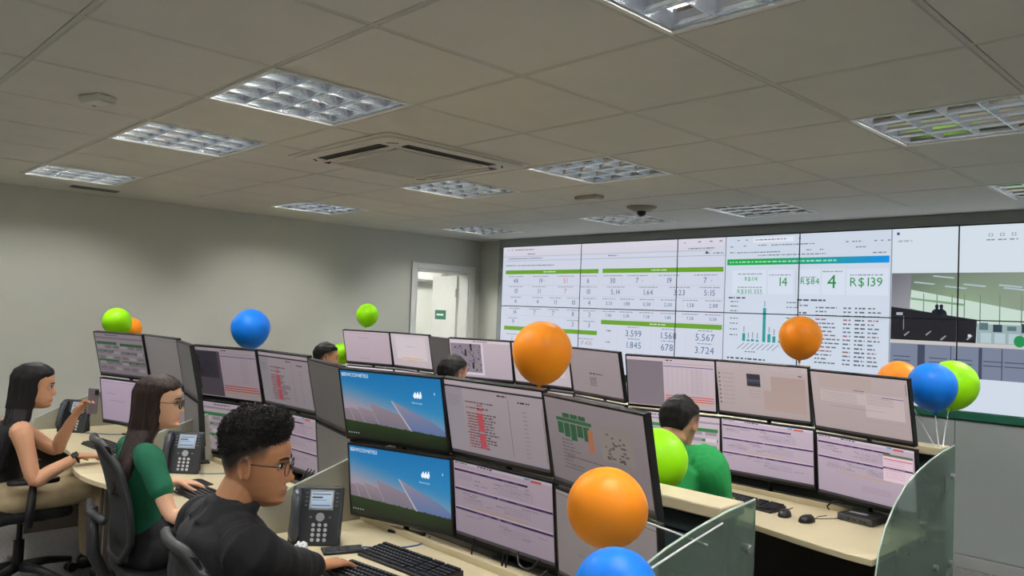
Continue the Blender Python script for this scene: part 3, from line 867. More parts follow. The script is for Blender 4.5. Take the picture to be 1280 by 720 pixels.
for _m in (_mon_house, _mon_back): _m.materials.append(M_BLACK)
_mon_bez.materials.append(M_BLACK2)
def make_monitor(m, canvas, label, group):
    t = thing('monitor', label, 'monitor', group=group, matrix=m)
    h = link('housing', _mon_house, None, t)
    link('back_cover', _mon_back, None, t)
    link('bezel', _mon_bez, None, t)
    canvas.build('screen', SCREEN, t, loc=(-SW/2, -0.0004, MH/2-0.007))
    return t

LIL, GREY, DGREY = (172, 156, 166), (150, 140, 144), (120, 114, 116)
def base(col, bot=None, bar=True):
    c = Canvas(SW, SH)
    c.grad(0, 0, SW, SH, col, bot or tuple(int(x*0.9) for x in col), 1)
    if bar: c.rect(0, SH-0.012, SW, SH, (58, 54, 58), 3)
    return c
def scr_wallpaper(rng):
    c = Canvas(SW, SH)
    def sky(s, t):
        blue = (14+34*t, 108+30*t, 168+18*t); warm = (150, 140, 152)
        k = max(0.0, min(1.0, (t*1.35-0.25)-(s*0.62)+0.08))
        k = min(1.0, k*1.7)
        return tuple(a+(b-a)*k for a, b in zip(blue, warm))
    c.grid(0, 0, SW, SH*0.86, 12, 10, sky, 1)
    hz = lambda s: SH*(0.745+0.075*s)
    c.poly([(0, SH), (SW, SH), (SW, hz(1)), (SW*0.5, hz(0.5)), (0, hz(0))], None, 2, [(14, 22, 12), (14, 24, 12), (26, 42, 18), (30, 54, 20), (28, 52, 18)])
    P = [((0.0, .745), (0.0, .575), (0.06, .575), (0.13, .605), (0.13, .755)), ((0.10, .75), (0.055, .545), (0.25, .61), (0.25, .76)), ((0.2, .755), (0.14, .52), (0.36, .60), (0.40, .775)),
         ((0.35, .77), (0.27, .455), (0.60, .59), (0.68, .79)), ((0.665, .795), (0.515, .385), (0.90, .64), (1.0, .745), (1.0, .82))]
    cols = [((118, 106, 116), (128, 114, 124)), ((112, 102, 112), (138, 122, 130)), ((110, 102, 114), (142, 126, 134)), ((112, 106, 120), (136, 122, 132)), ((84, 106, 150), (134, 128, 146))]
    for k, (p, (lo, hi)) in enumerate(zip(P, cols)):
        q = [(x*SW, y*SH) for x, y in p]
        ymax = max(y for _, y in q); ymin = min(y for _, y in q)
        c.poly(q, None, 3+k, [tuple(l+(h-l)*(ymax-y)/(ymax-ymin) for l, h in zip(lo, hi)) for _, y in q])
    for a_, b_ in (((0.14, .52), (0.21, .755)), ((0.27, .455), (0.355, .77)), ((0.055, .545), (0.10, .75))):
        c.poly([(a_[0]*SW-.002, a_[1]*SH), (a_[0]*SW+.001, a_[1]*SH), (b_[0]*SW+.002, b_[1]*SH), (b_[0]*SW-.002, b_[1]*SH)], (152, 142, 150), 8)
    c.poly([(0.50*SW, .385*SH), (0.515*SW, .385*SH), (0.685*SW, .80*SH), (0.665*SW, .80*SH)], (168, 164, 176), 9)
    for k in range(30): 
        u = rng.uniform(0.3, 1.0); c.rect(u*SW, hz(u)-0.004, u*SW+0.004, hz(u)+0.002, (30, 44, 30), 9)
    c.text(0.008, 0.024, 'IBERWCCISVNETB23', 0.0225, (226, 236, 244), 9, 'l', 0.68)
    for k in range(3):                        # three white leaves above the small wordmark
        u = SW*0.735+0.0135*k; v = SH*0.25
        w = (234, 240, 246)
        c.poly([(u, v+0.017), (u+0.009, v+0.016), (u+0.013, v+0.004), (u+0.009, v-0.012-0.002*k), (u+0.002, v-0.003), (u-0.004, v+0.006)], w, 9)
    c.text(SW*0.76, SH*0.385, 'Neoenergia', 0.0105, (216, 228, 240), 9)
    c.rect(SW*0.93, SH*0.20, SW*0.936, SH*0.235, (220, 230, 240), 9)
    for k in range(5): c.rect(0.012+0.013*k, SH-0.022, 0.017+0.013*k, SH-0.017, (190, 198, 205), 9)
    return c
def scr_code(rng, dim=1.0):
    f = lambda *k: tuple(int(x*dim) for x in k)
    c = base(f(168, 156, 160), f(150, 140, 146))
    c.rect(0, 0.0, SW, 0.016, f(180, 168, 172), 2); c.rect(0, 0.019, SW, 0.026, f(46, 40, 50), 2)
    c.rect(0.0, 0.028, 0.10, SH-0.014, f(152, 144, 150), 2)
    c.rect(SW*0.665, 0.05, SW*0.668, SH-0.03, f(60, 54, 60), 3); c.rect(SW*0.985, 0.06, SW*0.988, SH-0.03, f(60, 54, 60), 3)
    c.dashes(SW*0.76, 0.05, 0.06, 0.006, f(50, 46, 52), rng, 3); c.dashes(SW*0.56, 0.035, 0.05, 0.006, f(50, 46, 52), rng, 3)
    for k in range(17):
        v = 0.075+0.0112*k
        if k in (1, 3): continue
        c.dashes(SW*0.21+rng.uniform(0, .012), v, rng.uniform(0.10, 0.19), 0.0055, f(84, 62, 66), rng, 3)
        c.dashes(SW*0.21+rng.uniform(0, .012), v+0.001, 0.05, 0.0045, f(150, 84, 88), rng, 4)
    for a, b in ((0.085, 0.087), (0.103, 0.108), (0.118, 0.19), (0.198, 0.258)): c.rect(SW*0.335, a, SW*0.395, max(b, a+0.006), f(186, 74, 84), 5)
    for k in range(12): c.dashes(SW*0.80, 0.085+0.0155*k, 0.02, 0.0035, f(120, 112, 120), rng, 3)
    for k in range(5): c.dashes(0.02, 0.06+0.009*k, 0.06, 0.003, f(128, 120, 128), rng, 3)
    return c
def scr_sheet(rng, dim=1.0, popup=False):
    f = lambda *k: tuple(int(x*dim) for x in k)
    c = base(f(190, 172, 186), f(168, 152, 166))
    c.rect(0, 0.0, SW, 0.011, f(206, 192, 204), 2); c.dashes(0.008, 0.003, 0.07, 0.005, f(90, 110, 90), rng, 3); c.dashes(0.14, 0.003, 0.08, 0.005, f(44, 30, 60), rng, 3)
    c.rect(SW*0.80, 0.006, SW*0.90, 0.015, f(200, 90, 84), 4); c.rect(SW*0.74, 0.003, SW*0.79, 0.010, f(96, 150, 190), 4)
    D = f(52, 30, 84)
    rows = (0.030, 0.105, 0.185) if not popup else (0.030, 0.105)
    for k, v in enumerate(rows):
        c.rect(0.004, v, SW*(0.77 if k == 0 else 0.995), v+0.008, D, 3)
        for _ in range(10):
            u = rng.uniform(0.1, SW*0.72); c.rect(u, v+0.002, u+rng.uniform(.01, .03), v+0.006, f(110, 84, 130), 4)
        if k and not popup: c.rect(SW*0.475, v-0.001, SW*0.482, v+0.01, f(190, 172, 186), 5)
        c.rect(0.004, v-0.006, SW*(0.77 if k == 0 else .99), v-0.002, f(212, 184, 200), 3)
    for _ in range(26):
        u = rng.uniform(0.02, SW-0.06); r0 = rng.choice(rows); v = r0+rng.choice((0.016, 0.024, 0.032, 0.040, 0.048))
        c.dashes(u, v, rng.uniform(0.02, 0.06), 0.004, f(140, 126, 140), rng, 3)
    for (u, v, nx, ny) in ((0.25, 0.055, 16, 5), (0.02, 0.05, 8, 3), (0.06, 0.13, 6, 3), (0.28, 0.13, 12, 4), (0.25, 0.215, 14, 4), (0.05, 0.14, 10, 3)):
        for i in range(nx):
            for j in range(ny): c.rect(u+0.0115*i, v+0.008*j, u+0.0115*i+0.007, v+0.008*j+0.0028, f(146, 134, 148), 3)
    for k in range(5): c.rect(rng.uniform(0.1, 0.4), 0.17, rng.uniform(0.1, .4)+0.01, 0.174, f(190, 160, 110), 3)
    if popup:
        c.rect(SW*0.70, 0.035, SW*0.985, 0.165, f(222, 196, 208), 5)
        c.rect(SW*0.70, 0.035, SW*0.985, 0.046, f(96, 110, 84), 6); c.rect(SW*0.71, 0.058, SW*0.98, 0.062, f(206, 70, 90), 6)
        c.rect(SW*0.70, 0.098, SW*0.985, 0.106, f(60, 36, 80), 6)
        for k in range(8): c.dashes(SW*0.72, 0.068+0.011*k, 0.1, 0.003, f(196, 150, 176), rng, 6)
    return c
def scr_half(rng, dim=1.0, dark=True):
    f = lambda *k: tuple(int(x*dim) for x in k)
    c = base(f(196, 180, 188), f(182, 166, 174), bar=False)
    c.rect(0.0, 0.02, SW*0.425, SH-0.004, f(126, 114, 122) if not dark else f(92, 84, 92), 2)
    if dark:
        c.rect(0.0, 0.02, SW*0.38, SH*0.62, f(66, 60, 70), 3)
        for _ in range(26): u, v = rng.uniform(0.01, SW*.35), rng.uniform(.03, SH*.58); c.rect(u, v, u+.012, v+.014, f(54, 48, 58), 4)
    c.dashes(SW*0.46, 0.008, 0.04, 0.007, f(60, 52, 64), rng, 3)
    c.rect(SW*0.43, 0.044, SW*0.985, 0.048, f(80, 70, 130), 3); c.rect(SW*0.43, 0.028, SW*0.985, 0.030, f(150, 140, 150), 3)
    for k in range(9): c.rect(SW*(0.47+0.055*k), 0.052, SW*(0.475+0.055*k), SH*0.72, f(176, 160, 170), 3)
    for k in range(12): c.dashes(SW*0.74, 0.062+0.012*k, 0.06, 0.004, f(170, 156, 164), rng, 3)
    for k in range(4): c.rect(SW*0.44, SH*(0.745+0.045*k), SW*0.985, SH*(0.765+0.045*k), f(202, 84, 74) if k < 3 else f(190, 170, 96), 3)
    return c
def scr_green_table(rng, dim=1.0):
    f = lambda *k: tuple(int(x*dim) for x in k)
    c = base(f(198, 182, 192), f(176, 160, 170))
    c.dashes(0.12, 0.01, 0.14, 0.006, f(70, 62, 72), rng, 3); c.rect(0.0, 0.028, SW, 0.038, f(150, 140, 148), 2)
    for v, h in ((0.060, 0.02), (0.12, 0.016), (0.185, 0.02)):
        c.rect(0.01, v, SW*0.45, v+h, f(60, 128, 76), 3); c.rect(SW*0.52, v+0.006, SW-0.01, v+0.006+h, f(56, 122, 72), 3)
    for k in range(6):
        for j in range(5): c.rect(0.02+0.085*k, 0.085+0.038*j, 0.085+0.085*k, 0.105+0.038*j, f(150, 140, 146) if (k+j) % 3 else f(206, 196, 202), 4)
    return c
def scr_report(rng, dim=1.0):
    f = lambda *k: tuple(int(x*dim) for x in k)
    c = base(f(146, 134, 136), f(124, 114, 116))
    for k in range(3): c.rect(0.10+0.045*k, 0.045, 0.14+0.045*k, 0.060, f(42, 88, 56), 3)
    c.rect(0.06, 0.062, 0.26, 0.074, f(44, 96, 60), 3)
    for k in range(5): c.rect(0.065+0.037*k, 0.078, 0.098+0.037*k, 0.118+0.008*(k % 3), f(40, 90, 56), 3)
    c.rect(0.235, 0.085, 0.262, 0.16, f(176, 106, 74), 4)
    c.rect(0.30, 0.06, 0.46, 0.17, f(140, 130, 124), 2)
    for _ in range(36):
        a = rng.uniform(0.32, 0.42); v = 0.075+0.09*rng.random(); c.rect(a, v, a+rng.uniform(.006, .018), v+.005, f(78, 74, 72), 3)
    for k in range(9): c.dashes(0.08, 0.135+0.012*k, rng.uniform(0.05, 0.14), 0.004, f(88, 80, 82), rng, 3)
    c.dashes(0.1, 0.19, 0.28, 0.004, f(80, 74, 74), rng, 3)
    return c
def scr_plain(rng, col, lines=6, dim=1.0):
    f = lambda *k: tuple(int(x*dim) for x in k)
    c = base(f(*col), f(*[x*0.92 for x in col]))
    c.rect(0, 0, SW, 0.012, f(*[min(255, x*1.08) for x in col]), 2); c.rect(0, 0.0125, SW, 0.0145, f(*[x*0.55 for x in col]), 3)
    for k in range(lines): c.dashes(rng.uniform(0.04, 0.2), rng.uniform(0.04, 0.25), rng.uniform(0.05, 0.2), 0.004, f(*[x*0.7 for x in col]), rng, 3)
    return c
def scr_map(rng):
    c = base((190, 174, 182), (172, 158, 168))
    c.rect(0, 0, SW, 0.02, (206, 192, 200), 2); c.rect(0.0, 0.02, SW*0.555, SH*0.9, (206, 194, 206), 3); c.rect(0.006, 0.03, SW*0.52, SH*0.84, (136, 126, 134), 4)
    for k in range(70):
        u, v = rng.uniform(0.012, SW*0.5), rng.uniform(0.035, SH*0.8); s = rng.uniform(0.004, 0.010)
        c.rect(u, v, u+s, v+s*1.3, rng.choice([(40, 34, 60), (66, 60, 130), (54, 46, 60)]), 5)
    for u, v in ((0.18, 0.03), (0.19, 0.17), (0.13, 0.075)): c.rect(u, v, u+0.014, v+0.05, (22, 18, 26), 6)
    c.dashes(SW*0.40, 0.008, 0.12, 0.007, (80, 70, 84), rng, 5)
    return c
def scr_doc(rng):
    c = base((182, 166, 166), (170, 154, 154))
    c.rect(0, 0, SW, 0.03, (190, 174, 176), 2)
    for k in range(3): c.dashes(0.02, 0.006+0.009*k, SW*0.9, 0.0025, (150, 136, 140), rng, 3)
    for k in range(8): c.rect(0.01, 0.06+0.024*k, 0.02, 0.07+0.024*k, (100, 90, 98), 3); c.dashes(0.035, 0.063+0.024*k, 0.07, 0.003, (140, 126, 130), rng, 3)
    c.rect(SW*0.345, 0.055, SW*0.495, 0.125, (52, 50, 58), 4); c.grad(SW*0.345, 0.085, SW*0.495, 0.112, (84, 84, 98), (40, 42, 54), 5)
    c.rect(SW*0.61, 0.06, SW*0.97, 0.25, (170, 148, 142), 3); c.rect(SW*0.52, 0.14, SW*0.97, 0.25, (172, 150, 144), 3)
    for k in range(3): c.dashes(SW*0.36, 0.145+0.018*k, 0.07, 0.006, (164, 148, 148), rng, 3)
    c.rect(SW*0.9, 0.045, SW*0.94, 0.05, (40, 34, 44), 4)
    return c
def scr_form(rng):
    c = base((180, 164, 164), (168, 152, 152))
    for (a, b, u, v) in ((0.05, 0.09, 0.33, 0.145), (0.30, 0.085, 0.50, 0.20)):
        c.rect(a, b, u, v, (190, 174, 174), 3)
        for k in range(5): c.dashes(a+0.01, b+0.008+0.010*k, (u-a)*0.7, 0.003, (152, 138, 142), rng, 4)
    c.rect(0.24, 0.075, 0.30, 0.078, (90, 80, 96), 4); c.rect(0.39, 0.095, 0.50, 0.0985, (96, 84, 140), 4); c.rect(0.05, 0.012, 0.34, 0.075, (176, 158, 154), 2)
    c.dashes(0.1, 0.165, 0.3, 0.003, (150, 136, 138), rng, 3); c.dashes(0.3, 0.215, 0.22, 0.003, (180, 140, 140), rng, 3); c.rect(0.515, 0.02, 0.5175, 0.075, (60, 54, 60), 4)
    return c
def scr_mail(rng):
    c = base((196, 184, 190), (184, 172, 178))
    c.rect(SW*0.12, 0.02, SW*0.9, SH*0.75, (202, 190, 196), 2)
    c.dashes(SW*0.36, 0.105, 0.14, 0.004, (130, 150, 180), rng, 3); c.rect(SW*0.22, SH*0.70, SW*0.78, SH*0.725, (214, 164, 84), 3); c.dashes(SW*0.4, SH*0.78, 0.1, 0.006, (196, 160, 90), rng, 3)
    return c
def scr_note(rng):
    c = base((150, 138, 142), (140, 128, 132))
    c.dashes(SW*0.38, SH*0.50, 0.14, 0.008, (66, 58, 64), rng, 3)
    for k in range(5): c.dashes(SW*0.38, SH*(0.6+0.04*k), 0.07, 0.006, (80, 72, 76), rng, 3)
    return c

rng = random.Random(11)
ST = {'A1': (2.014, 2.156, 1.235), 'A2': (2.074, 3.884, 1.236), 'A3': (1.90, 5.17, 1.258), 'B1': (3.94, 2.107, 1.282), 'B2': (3.948, 3.776, 1.298), 'B3': (4.06, 5.43, 1.288)}
ARR = {'L': ((-0.095, 0.524, 0.0), 196.05, -13.8), 'M': ((0, 0, 0), 181.5, -12.7), 'R': ((-0.066, -0.548, -0.011), 166.6, -11.7)}
LOW = ((0.04, -0.016, -0.325), 6.4)
CONTENT = {
 ('A1','L','u'): (scr_wallpaper, 'upper monitor with blue solar-panel wallpaper behind the desk phone'), ('A1','L','l'): (scr_wallpaper, 'lower monitor with blue solar-panel wallpaper above the two keyboards'),
 ('A1','M','u'): (lambda r: scr_code(r, 0.9), 'upper monitor with a red-marked text block, right of the blue wallpaper'), ('A1','M','l'): (lambda r: scr_sheet(r, 0.80), 'lower lilac monitor with dark header bars, right of the lower blue wallpaper'),
 ('A1','R','u'): (lambda r: scr_report(r, 0.88), 'upper grey monitor with green bars and an orange column, above the front orange balloon'), ('A1','R','l'): (lambda r: scr_plain(r, (122, 114, 114), 4), 'lower grey monitor behind the front orange and blue balloons'),
 ('A2','L','u'): (lambda r: scr_half(r, 0.72), 'upper monitor with dark panel and red lines below the blue balloon'), ('A2','L','l'): (lambda r: scr_green_table(r, 0.78), 'lower monitor left behind the curly hair of the man in black'),
 ('A2','M','u'): (lambda r: scr_code(r, 0.82), 'upper monitor with red text rows above the man in black'), ('A2','M','l'): (lambda r: scr_sheet(r, 0.8), 'lower lilac monitor just behind the glasses of the man in black'),
 ('A2','R','u'): (lambda r: scr_plain(r, (78, 76, 72), 0), 'upper dim monitor seen edge-on left of the blue wallpaper'), ('A2','R','l'): (lambda r: scr_plain(r, (84, 82, 78), 0), 'lower dim monitor seen edge-on left of the blue wallpaper'),
 ('A3','L','u'): (lambda r: scr_green_table(r, 0.62), 'upper leftmost monitor with a green table below the lime balloon'), ('A3','L','l'): (lambda r: scr_plain(r, (164, 146, 164), 2), 'lower leftmost lilac monitor beside the raised smartphone'),
 ('A3','M','u'): (lambda r: scr_plain(r, (112, 106, 106), 0), 'upper grey monitor above the head of the woman in green'), ('A3','M','l'): (lambda r: scr_plain(r, (124, 116, 120), 2), 'lower grey monitor behind the head of the woman in green'),
 ('A3','R','u'): (lambda r: scr_plain(r, (78, 76, 74), 0), 'upper dim edge-on monitor between the two left desks'), ('A3','R','l'): (lambda r: scr_plain(r, (82, 80, 78), 0), 'lower dim edge-on monitor in front of the face of the woman in green'),
 ('B1','L','u'): (lambda r: scr_half(r, 1.0, False), 'upper second-row monitor half grey with red lines, above the green polo man'), ('B1','L','l'): (scr_green_table, 'lower monitor with green table bars that the green polo man hides'),
 ('B1','M','u'): (scr_doc, 'upper pale monitor with a small dark photo, below the hanging orange balloon'), ('B1','M','l'): (scr_sheet, 'lower lilac monitor above the keyboard in the second row'),
 ('B1','R','u'): (scr_form, 'upper pale monitor with faint forms beside the blue balloon cluster'), ('B1','R','l'): (lambda r: scr_sheet(r, 0.98, True), 'lower lilac monitor with a pink pop-up above the small computer'),
 ('B2','L','u'): (scr_map, 'upper far monitor with a dotted map behind the barely visible head'), ('B2','L','l'): (lambda r: scr_plain(r, (176, 160, 170)), 'lower far monitor hidden under the dotted map'),
 ('B2','M','u'): (lambda r: scr_mail(r), 'upper far white monitor behind the big orange balloon'), ('B2','M','l'): (lambda r: scr_plain(r, (176, 160, 170)), 'lower far monitor under the one behind the big orange balloon'),
 ('B2','R','u'): (scr_note, 'upper far grey monitor with a short note, right of the big orange balloon'), ('B2','R','l'): (lambda r: scr_plain(r, (150, 138, 142)), 'lower far monitor under the grey note'),
 ('B3','L','u'): (lambda r: scr_plain(r, (186, 168, 178), 2), 'upper far pale monitor below the small lime balloon'), ('B3','L','l'): (lambda r: scr_plain(r, (206, 196, 204), 3), 'lower far monitor left of the doorway'),
 ('B3','M','u'): (scr_mail, 'upper far monitor with an orange underline, in front of the doorway'), ('B3','M','l'): (lambda r: scr_plain(r, (196, 184, 192), 3), 'lower far monitor in front of the doorway'),
 ('B3','R','u'): (lambda r: scr_plain(r, (74, 72, 70), 0), 'upper far dim monitor seen edge-on before the dotted map'), ('B3','R','l'): (lambda r: scr_plain(r, (74, 72, 70), 0), 'lower far dim monitor seen edge-on before the dotted map'),
}
M_STAND = mat('stand_black', (20, 20, 21), 0.4, 0.3, var=0.05)
STANDLAB = {'A1': 'desk of the man in black', 'A2': 'desk of the woman in green', 'A3': 'leftmost front desk', 'B1': 'desk of the green polo man', 'B2': 'desk behind the big orange balloon', 'B3': 'far desk by the doorway'}
CN = {'L': 'left', 'M': 'middle', 'R': 'right'}
for st, o in ST.items():
    top = ROWS[st[0]]['top']
    for cn, (d, yaw, tilt) in ARR.items():
        mats_ = {}
        for lv in 'ul':
            c = Vector(o)+Vector(d); tl = tilt
            if lv == 'l': c += Vector(LOW[0]); tl += LOW[1]
            m = mframe(c, R(yaw), R(tl))
            fn, lab = CONTENT[(st, cn, lv)]
            make_monitor(m, fn(rng), lab, 'stacked desk monitors')
            mats_[lv] = m
        # pole stand behind the pair
        pu = mats_['u'] @ Vector((0, 0.060, 0.0)); pl = mats_['l'] @ Vector((0, 0.060, 0))
        foot = Vector((pl.x+0.004, pl.y, top))
        s = thing('monitor_stand', 'black pole stand of the '+CN[cn]+' monitor pair on the '+STANDLAB[st], 'monitor stand', foot, 0, 'monitor pole stands')
        MB().tube([(0, 0, 0.012), tuple(pl-foot), tuple(pu-foot), tuple(pu-foot+(pu-pl)*0.12)], 0.012, 10).build('pole', M_STAND, s, smooth=True)
        q = Matrix.Rotation(R(yaw-180), 3, 'Z')
        fb = MB()
        fb.box(q @ Vector((0.004, 0, 0.006)), (0.06, 0.16, 0.012), q)
        fb.build('base', M_STAND, s, bev=0.003)
        for lv, pp in (('u', pu), ('l', pl)):
            m3 = mats_[lv].to_3x3()
            a = mats_[lv] @ Vector((0, 0.047, 0)) - foot
            MB().box(a, (0.10, 0.006, 0.10), m3).box((a+pp-foot)/2, (0.04, 0.03, 0.04), m3).build('bracket', M_STAND, s)
# ================================================================== THINGS ON THE DESKS
M_KEY = mat('key_plastic', (30, 30, 33), 0.5, var=0.08)
M_PRINTG = mat('key_print_grey', (150, 152, 158), 0.6, var=0)
M_PHONE = mat('phone_plastic', (40, 42, 46), 0.42, var=0.06)
M_SILVER = mat('silver_plastic', (168, 172, 178), 0.35, 0.4, var=0.04)
M_CORD = mat('black_cord', (16, 16, 17), 0.5, var=0.05)
M_BLUECORD = mat('blue_cord', (52, 100, 158), 0.5, var=0.05)

def make_keyboard(loc, rotz, label):
    """local x points to the monitor, y to the left; keys are too small to single out"""
    t = thing('keyboard', label, 'keyboard', loc, rotz, 'black desktop keyboards')
    b = MB()
    b.prism([(-0.07, 0.0), (0.07, 0.0), (0.07, 0.022), (0.05, 0.023), (-0.066, 0.010)], -0.22, 0.22, ax=1)
    b.build('case', M_BLACK, t, bev=0.003)
    k = MB()
    for r_ in range(6):
        x = -0.053+0.0205*r_+(0.004 if r_ == 5 else 0)
        z = 0.0125+(x+0.053)*0.105
        y = 0.212
        row = [0.015]*15+[0]+[0.015]*3+[0]+[0.015]*4
        if r_ == 0: row = [0.02, 0.015, 0.02, 0.10, 0.02, 0.015, 0.015, 0.02, 0, 0.015, 0.015, 0.015, 0, 0.032, 0.015, 0.015]
        for w in row:
            if w == 0: y -= 0.010; continue
            if y-w < -0.214: break
            k.box((x, y-w/2, z+0.003), (0.0150, w, 0.007)); y -= w+0.0036
    ks = k.build('keys', M_KEY, t); ks['kind'] = 'stuff'
    p = MB()
    for i in range(60):
        r_, c_ = i//12, i % 12
        x = -0.032+0.0205*r_; z = 0.0125+(x+0.053)*0.105
        p.box((x+0.002, 0.19-0.0186*c_-0.005*(r_ % 2), z+0.0068), (0.004, 0.003, 0.0006))
    pr_ = p.build('key_lettering', M_PRINTG, t); pr_['kind'] = 'stuff'
    return t
DA, DB = ROWS['A']['top'], ROWS['B']['top']
make_keyboard((1.785, 2.345, DA), R(4), 'full-size black keyboard standing free below the lower blue wallpaper')
make_keyboard((1.575, 2.235, DA), R(7), 'black keyboard under the right hand of the man in black')
make_keyboard((1.62, 5.30, DA), R(4), 'black keyboard at the left desk under the hand with the watch')
make_keyboard((1.60, 3.72, DA), R(2), 'black keyboard on the desk of the woman in green')
make_keyboard((3.72, 2.09, DB), R(-4), 'black keyboard in the second row in front of the green polo man')

def make_mouse(loc, rotz, label):
    t = thing('mouse', label, 'mouse', loc, rotz, 'black computer mice')
    b = MB()
    n, m_ = 14, 7
    vs = []; fs = []
    for i in range(m_+1):
        ph = PI/2*i/m_
        for k in range(n):
            a = 2*PI*k/n
            vs.append((0.055*math.cos(a)*math.cos(ph)**0.7-0.004*math.sin(ph), 0.031*math.sin(a)*math.cos(ph)**0.8*(1-0.12*math.cos(a)), 0.034*math.sin(ph)))
    for i in range(m_):
        for k in range(n): fs.append((i*n+k, i*n+(k+1) % n, (i+1)*n+(k+1) % n, (i+1)*n+k))
    fs += [tuple(range(n-1, -1, -1)), tuple(range(m_*n, (m_+1)*n))]
    b.add(vs, fs); b.build('shell', M_BLACK, t, smooth=True)
    MB().cyl((0.028, -0.004, 0.025), (0.028, 0.004, 0.025), 0.008, n=12).build('wheel', M_SILVER, t)
    MB().tube([(0.053, 0, 0.008), (0.08, 0.004, 0.004), (0.13, 0.02, 0.003), (0.19, 0.01, 0.003)], 0.0018, 5).build('cord', M_CORD, t)
    return t
make_mouse((3.66, 1.815, DB), R(12), 'left of the two black mice in the second row')
make_mouse((3.645, 1.695, DB), R(-6), 'right of the two black mice, nearer the small computer')
mp = tag(MB().prism(rrect(0.10, 0.02), 0, 0.003).build('mouse_pad', M_BLACK2, loc=(1.735, 3.30, DA), bev=0.001), 'black mouse pad beside the divider, under the right hand of the woman in green', 'mouse pad')
make_mouse((1.72, 3.22, DA+0.003), R(-8), 'black mouse under the right hand of the woman in green')
tag(MB().prism(rrect(0.09, 0.02), 0, 0.003).build('mouse_pad', M_BLACK2, loc=(1.66, 4.06, DA), bev=0.001), 'black mouse pad under the braceleted hand of the woman in green', 'mouse pad')

def make_phone(loc, rotz, label, scale=1.0):
    """multi-line desk phone leaning back on its foot; local -x faces the user"""
    t = thing('desk_phone', label, 'desk phone', loc, rotz, 'black desk phones')
    t.scale = (scale,)*3
    q = Matrix.Rotation(R(-19), 3, 'Y').inverted()      # leans back from the user
    def F(y, z, d=0.0): return q @ Vector((-d, y, z))     # d = out of the face
    b = MB()
    h, w = 0.235, 0.205
    o8 = []
    b.box(q @ Vector((0.016, 0, h/2)), (0.032, w, h), q)
    b.build('body', M_PHONE, t, bev=0.010)
    MB().prism([(0.012, 0.0), (0.105, 0.0), (0.108, 0.012), (0.090, 0.15), (0.06, 0.13)], -0.08, 0.08, ax=1).build('foot', M_BLACK, t, bev=0.004)
    hs = MB()
    pts = [F(0.075, z, d) for z, d in ((0.025, 0.012), (0.05, 0.026), (0.09, 0.034), (0.14, 0.034), (0.185, 0.028), (0.215, 0.014))]
    hs.tube(pts, [0.018, 0.023, 0.019, 0.019, 0.023, 0.018], 12)
    hs.build('handset', mat('handset_gloss', (58, 60, 66), 0.25, var=0.05), t, smooth=True)
    sc_ = Canvas(0.082, 0.062)
    sc_.grad(0, 0, 0.082, 0.062, (176, 192, 206), (150, 170, 190), 1)
    sc_.rect(0.003, 0.006, 0.078, 0.011, (90, 104, 124), 3); sc_.rect(0.003, 0.018, 0.045, 0.024, (40, 48, 62), 3)
    sc_.rect(0.003, 0.030, 0.06, 0.033, (110, 126, 146), 3); sc_.rect(0.003, 0.050, 0.078, 0.055, (90, 104, 124), 3)
    bz = MB(); bz.box(F(-0.018, 0.178, 0.002), (0.004, 0.096, 0.078), q).build('display_frame', M_SILVER, t, bev=0.001)
    so = sc_.build('display', SCREEN, t)
    mm = Matrix((q @ Vector((0, -1, 0)), q @ Vector((1, 0, 0)), q @ Vector((0, 0, 1)))).transposed().to_4x4()
    mm.translation = F(0.023, 0.209, 0.0048)
    so.matrix_basis = mm
    MB().cyl(F(-0.018, 0.112, 0.0), F(-0.018, 0.112, 0.005), 0.017, n=20).cyl(F(-0.018, 0.112, 0.004), F(-0.018, 0.112, 0.008), 0.008, n=16).build('navigation_ring', M_SILVER, t)
    kp = MB()
    for r_ in range(4):
        for c_ in range(3): kp.cyl(F(0.006-0.024*c_, 0.082-0.019*r_, 0), F(0.006-0.024*c_, 0.082-0.019*r_, 0.005), 0.0072, n=10)
    kk = kp.build('keypad', mat('keypad_grey', (186, 188, 192), 0.4, var=0.02), t); kk['kind'] = 'stuff'
    sk = MB()
    for c_ in range(4):
        for yy in (0.042, -0.078): sk.box(F(yy, 0.205-0.016*c_, 0.002), (0.004, 0.010, 0.006), q)
    for yy in (0.02, -0.056): sk.cyl(F(yy, 0.112, 0), F(yy, 0.112, 0.004), 0.005, n=8)
    kk = sk.build('line_buttons', mat('button_grey', (104, 106, 112), 0.4), t); kk['kind'] = 'stuff'
    return t
make_phone((1.622, 2.755, DA), R(50), 'black desk phone beside the arm of the man in black')
make_phone((1.70, 4.33, DA), R(46), 'black desk phone beside the woman in the green shirt')
make_phone((1.60, 6.02, DA), R(40), 'black desk phone at far left behind the raised smartphone')

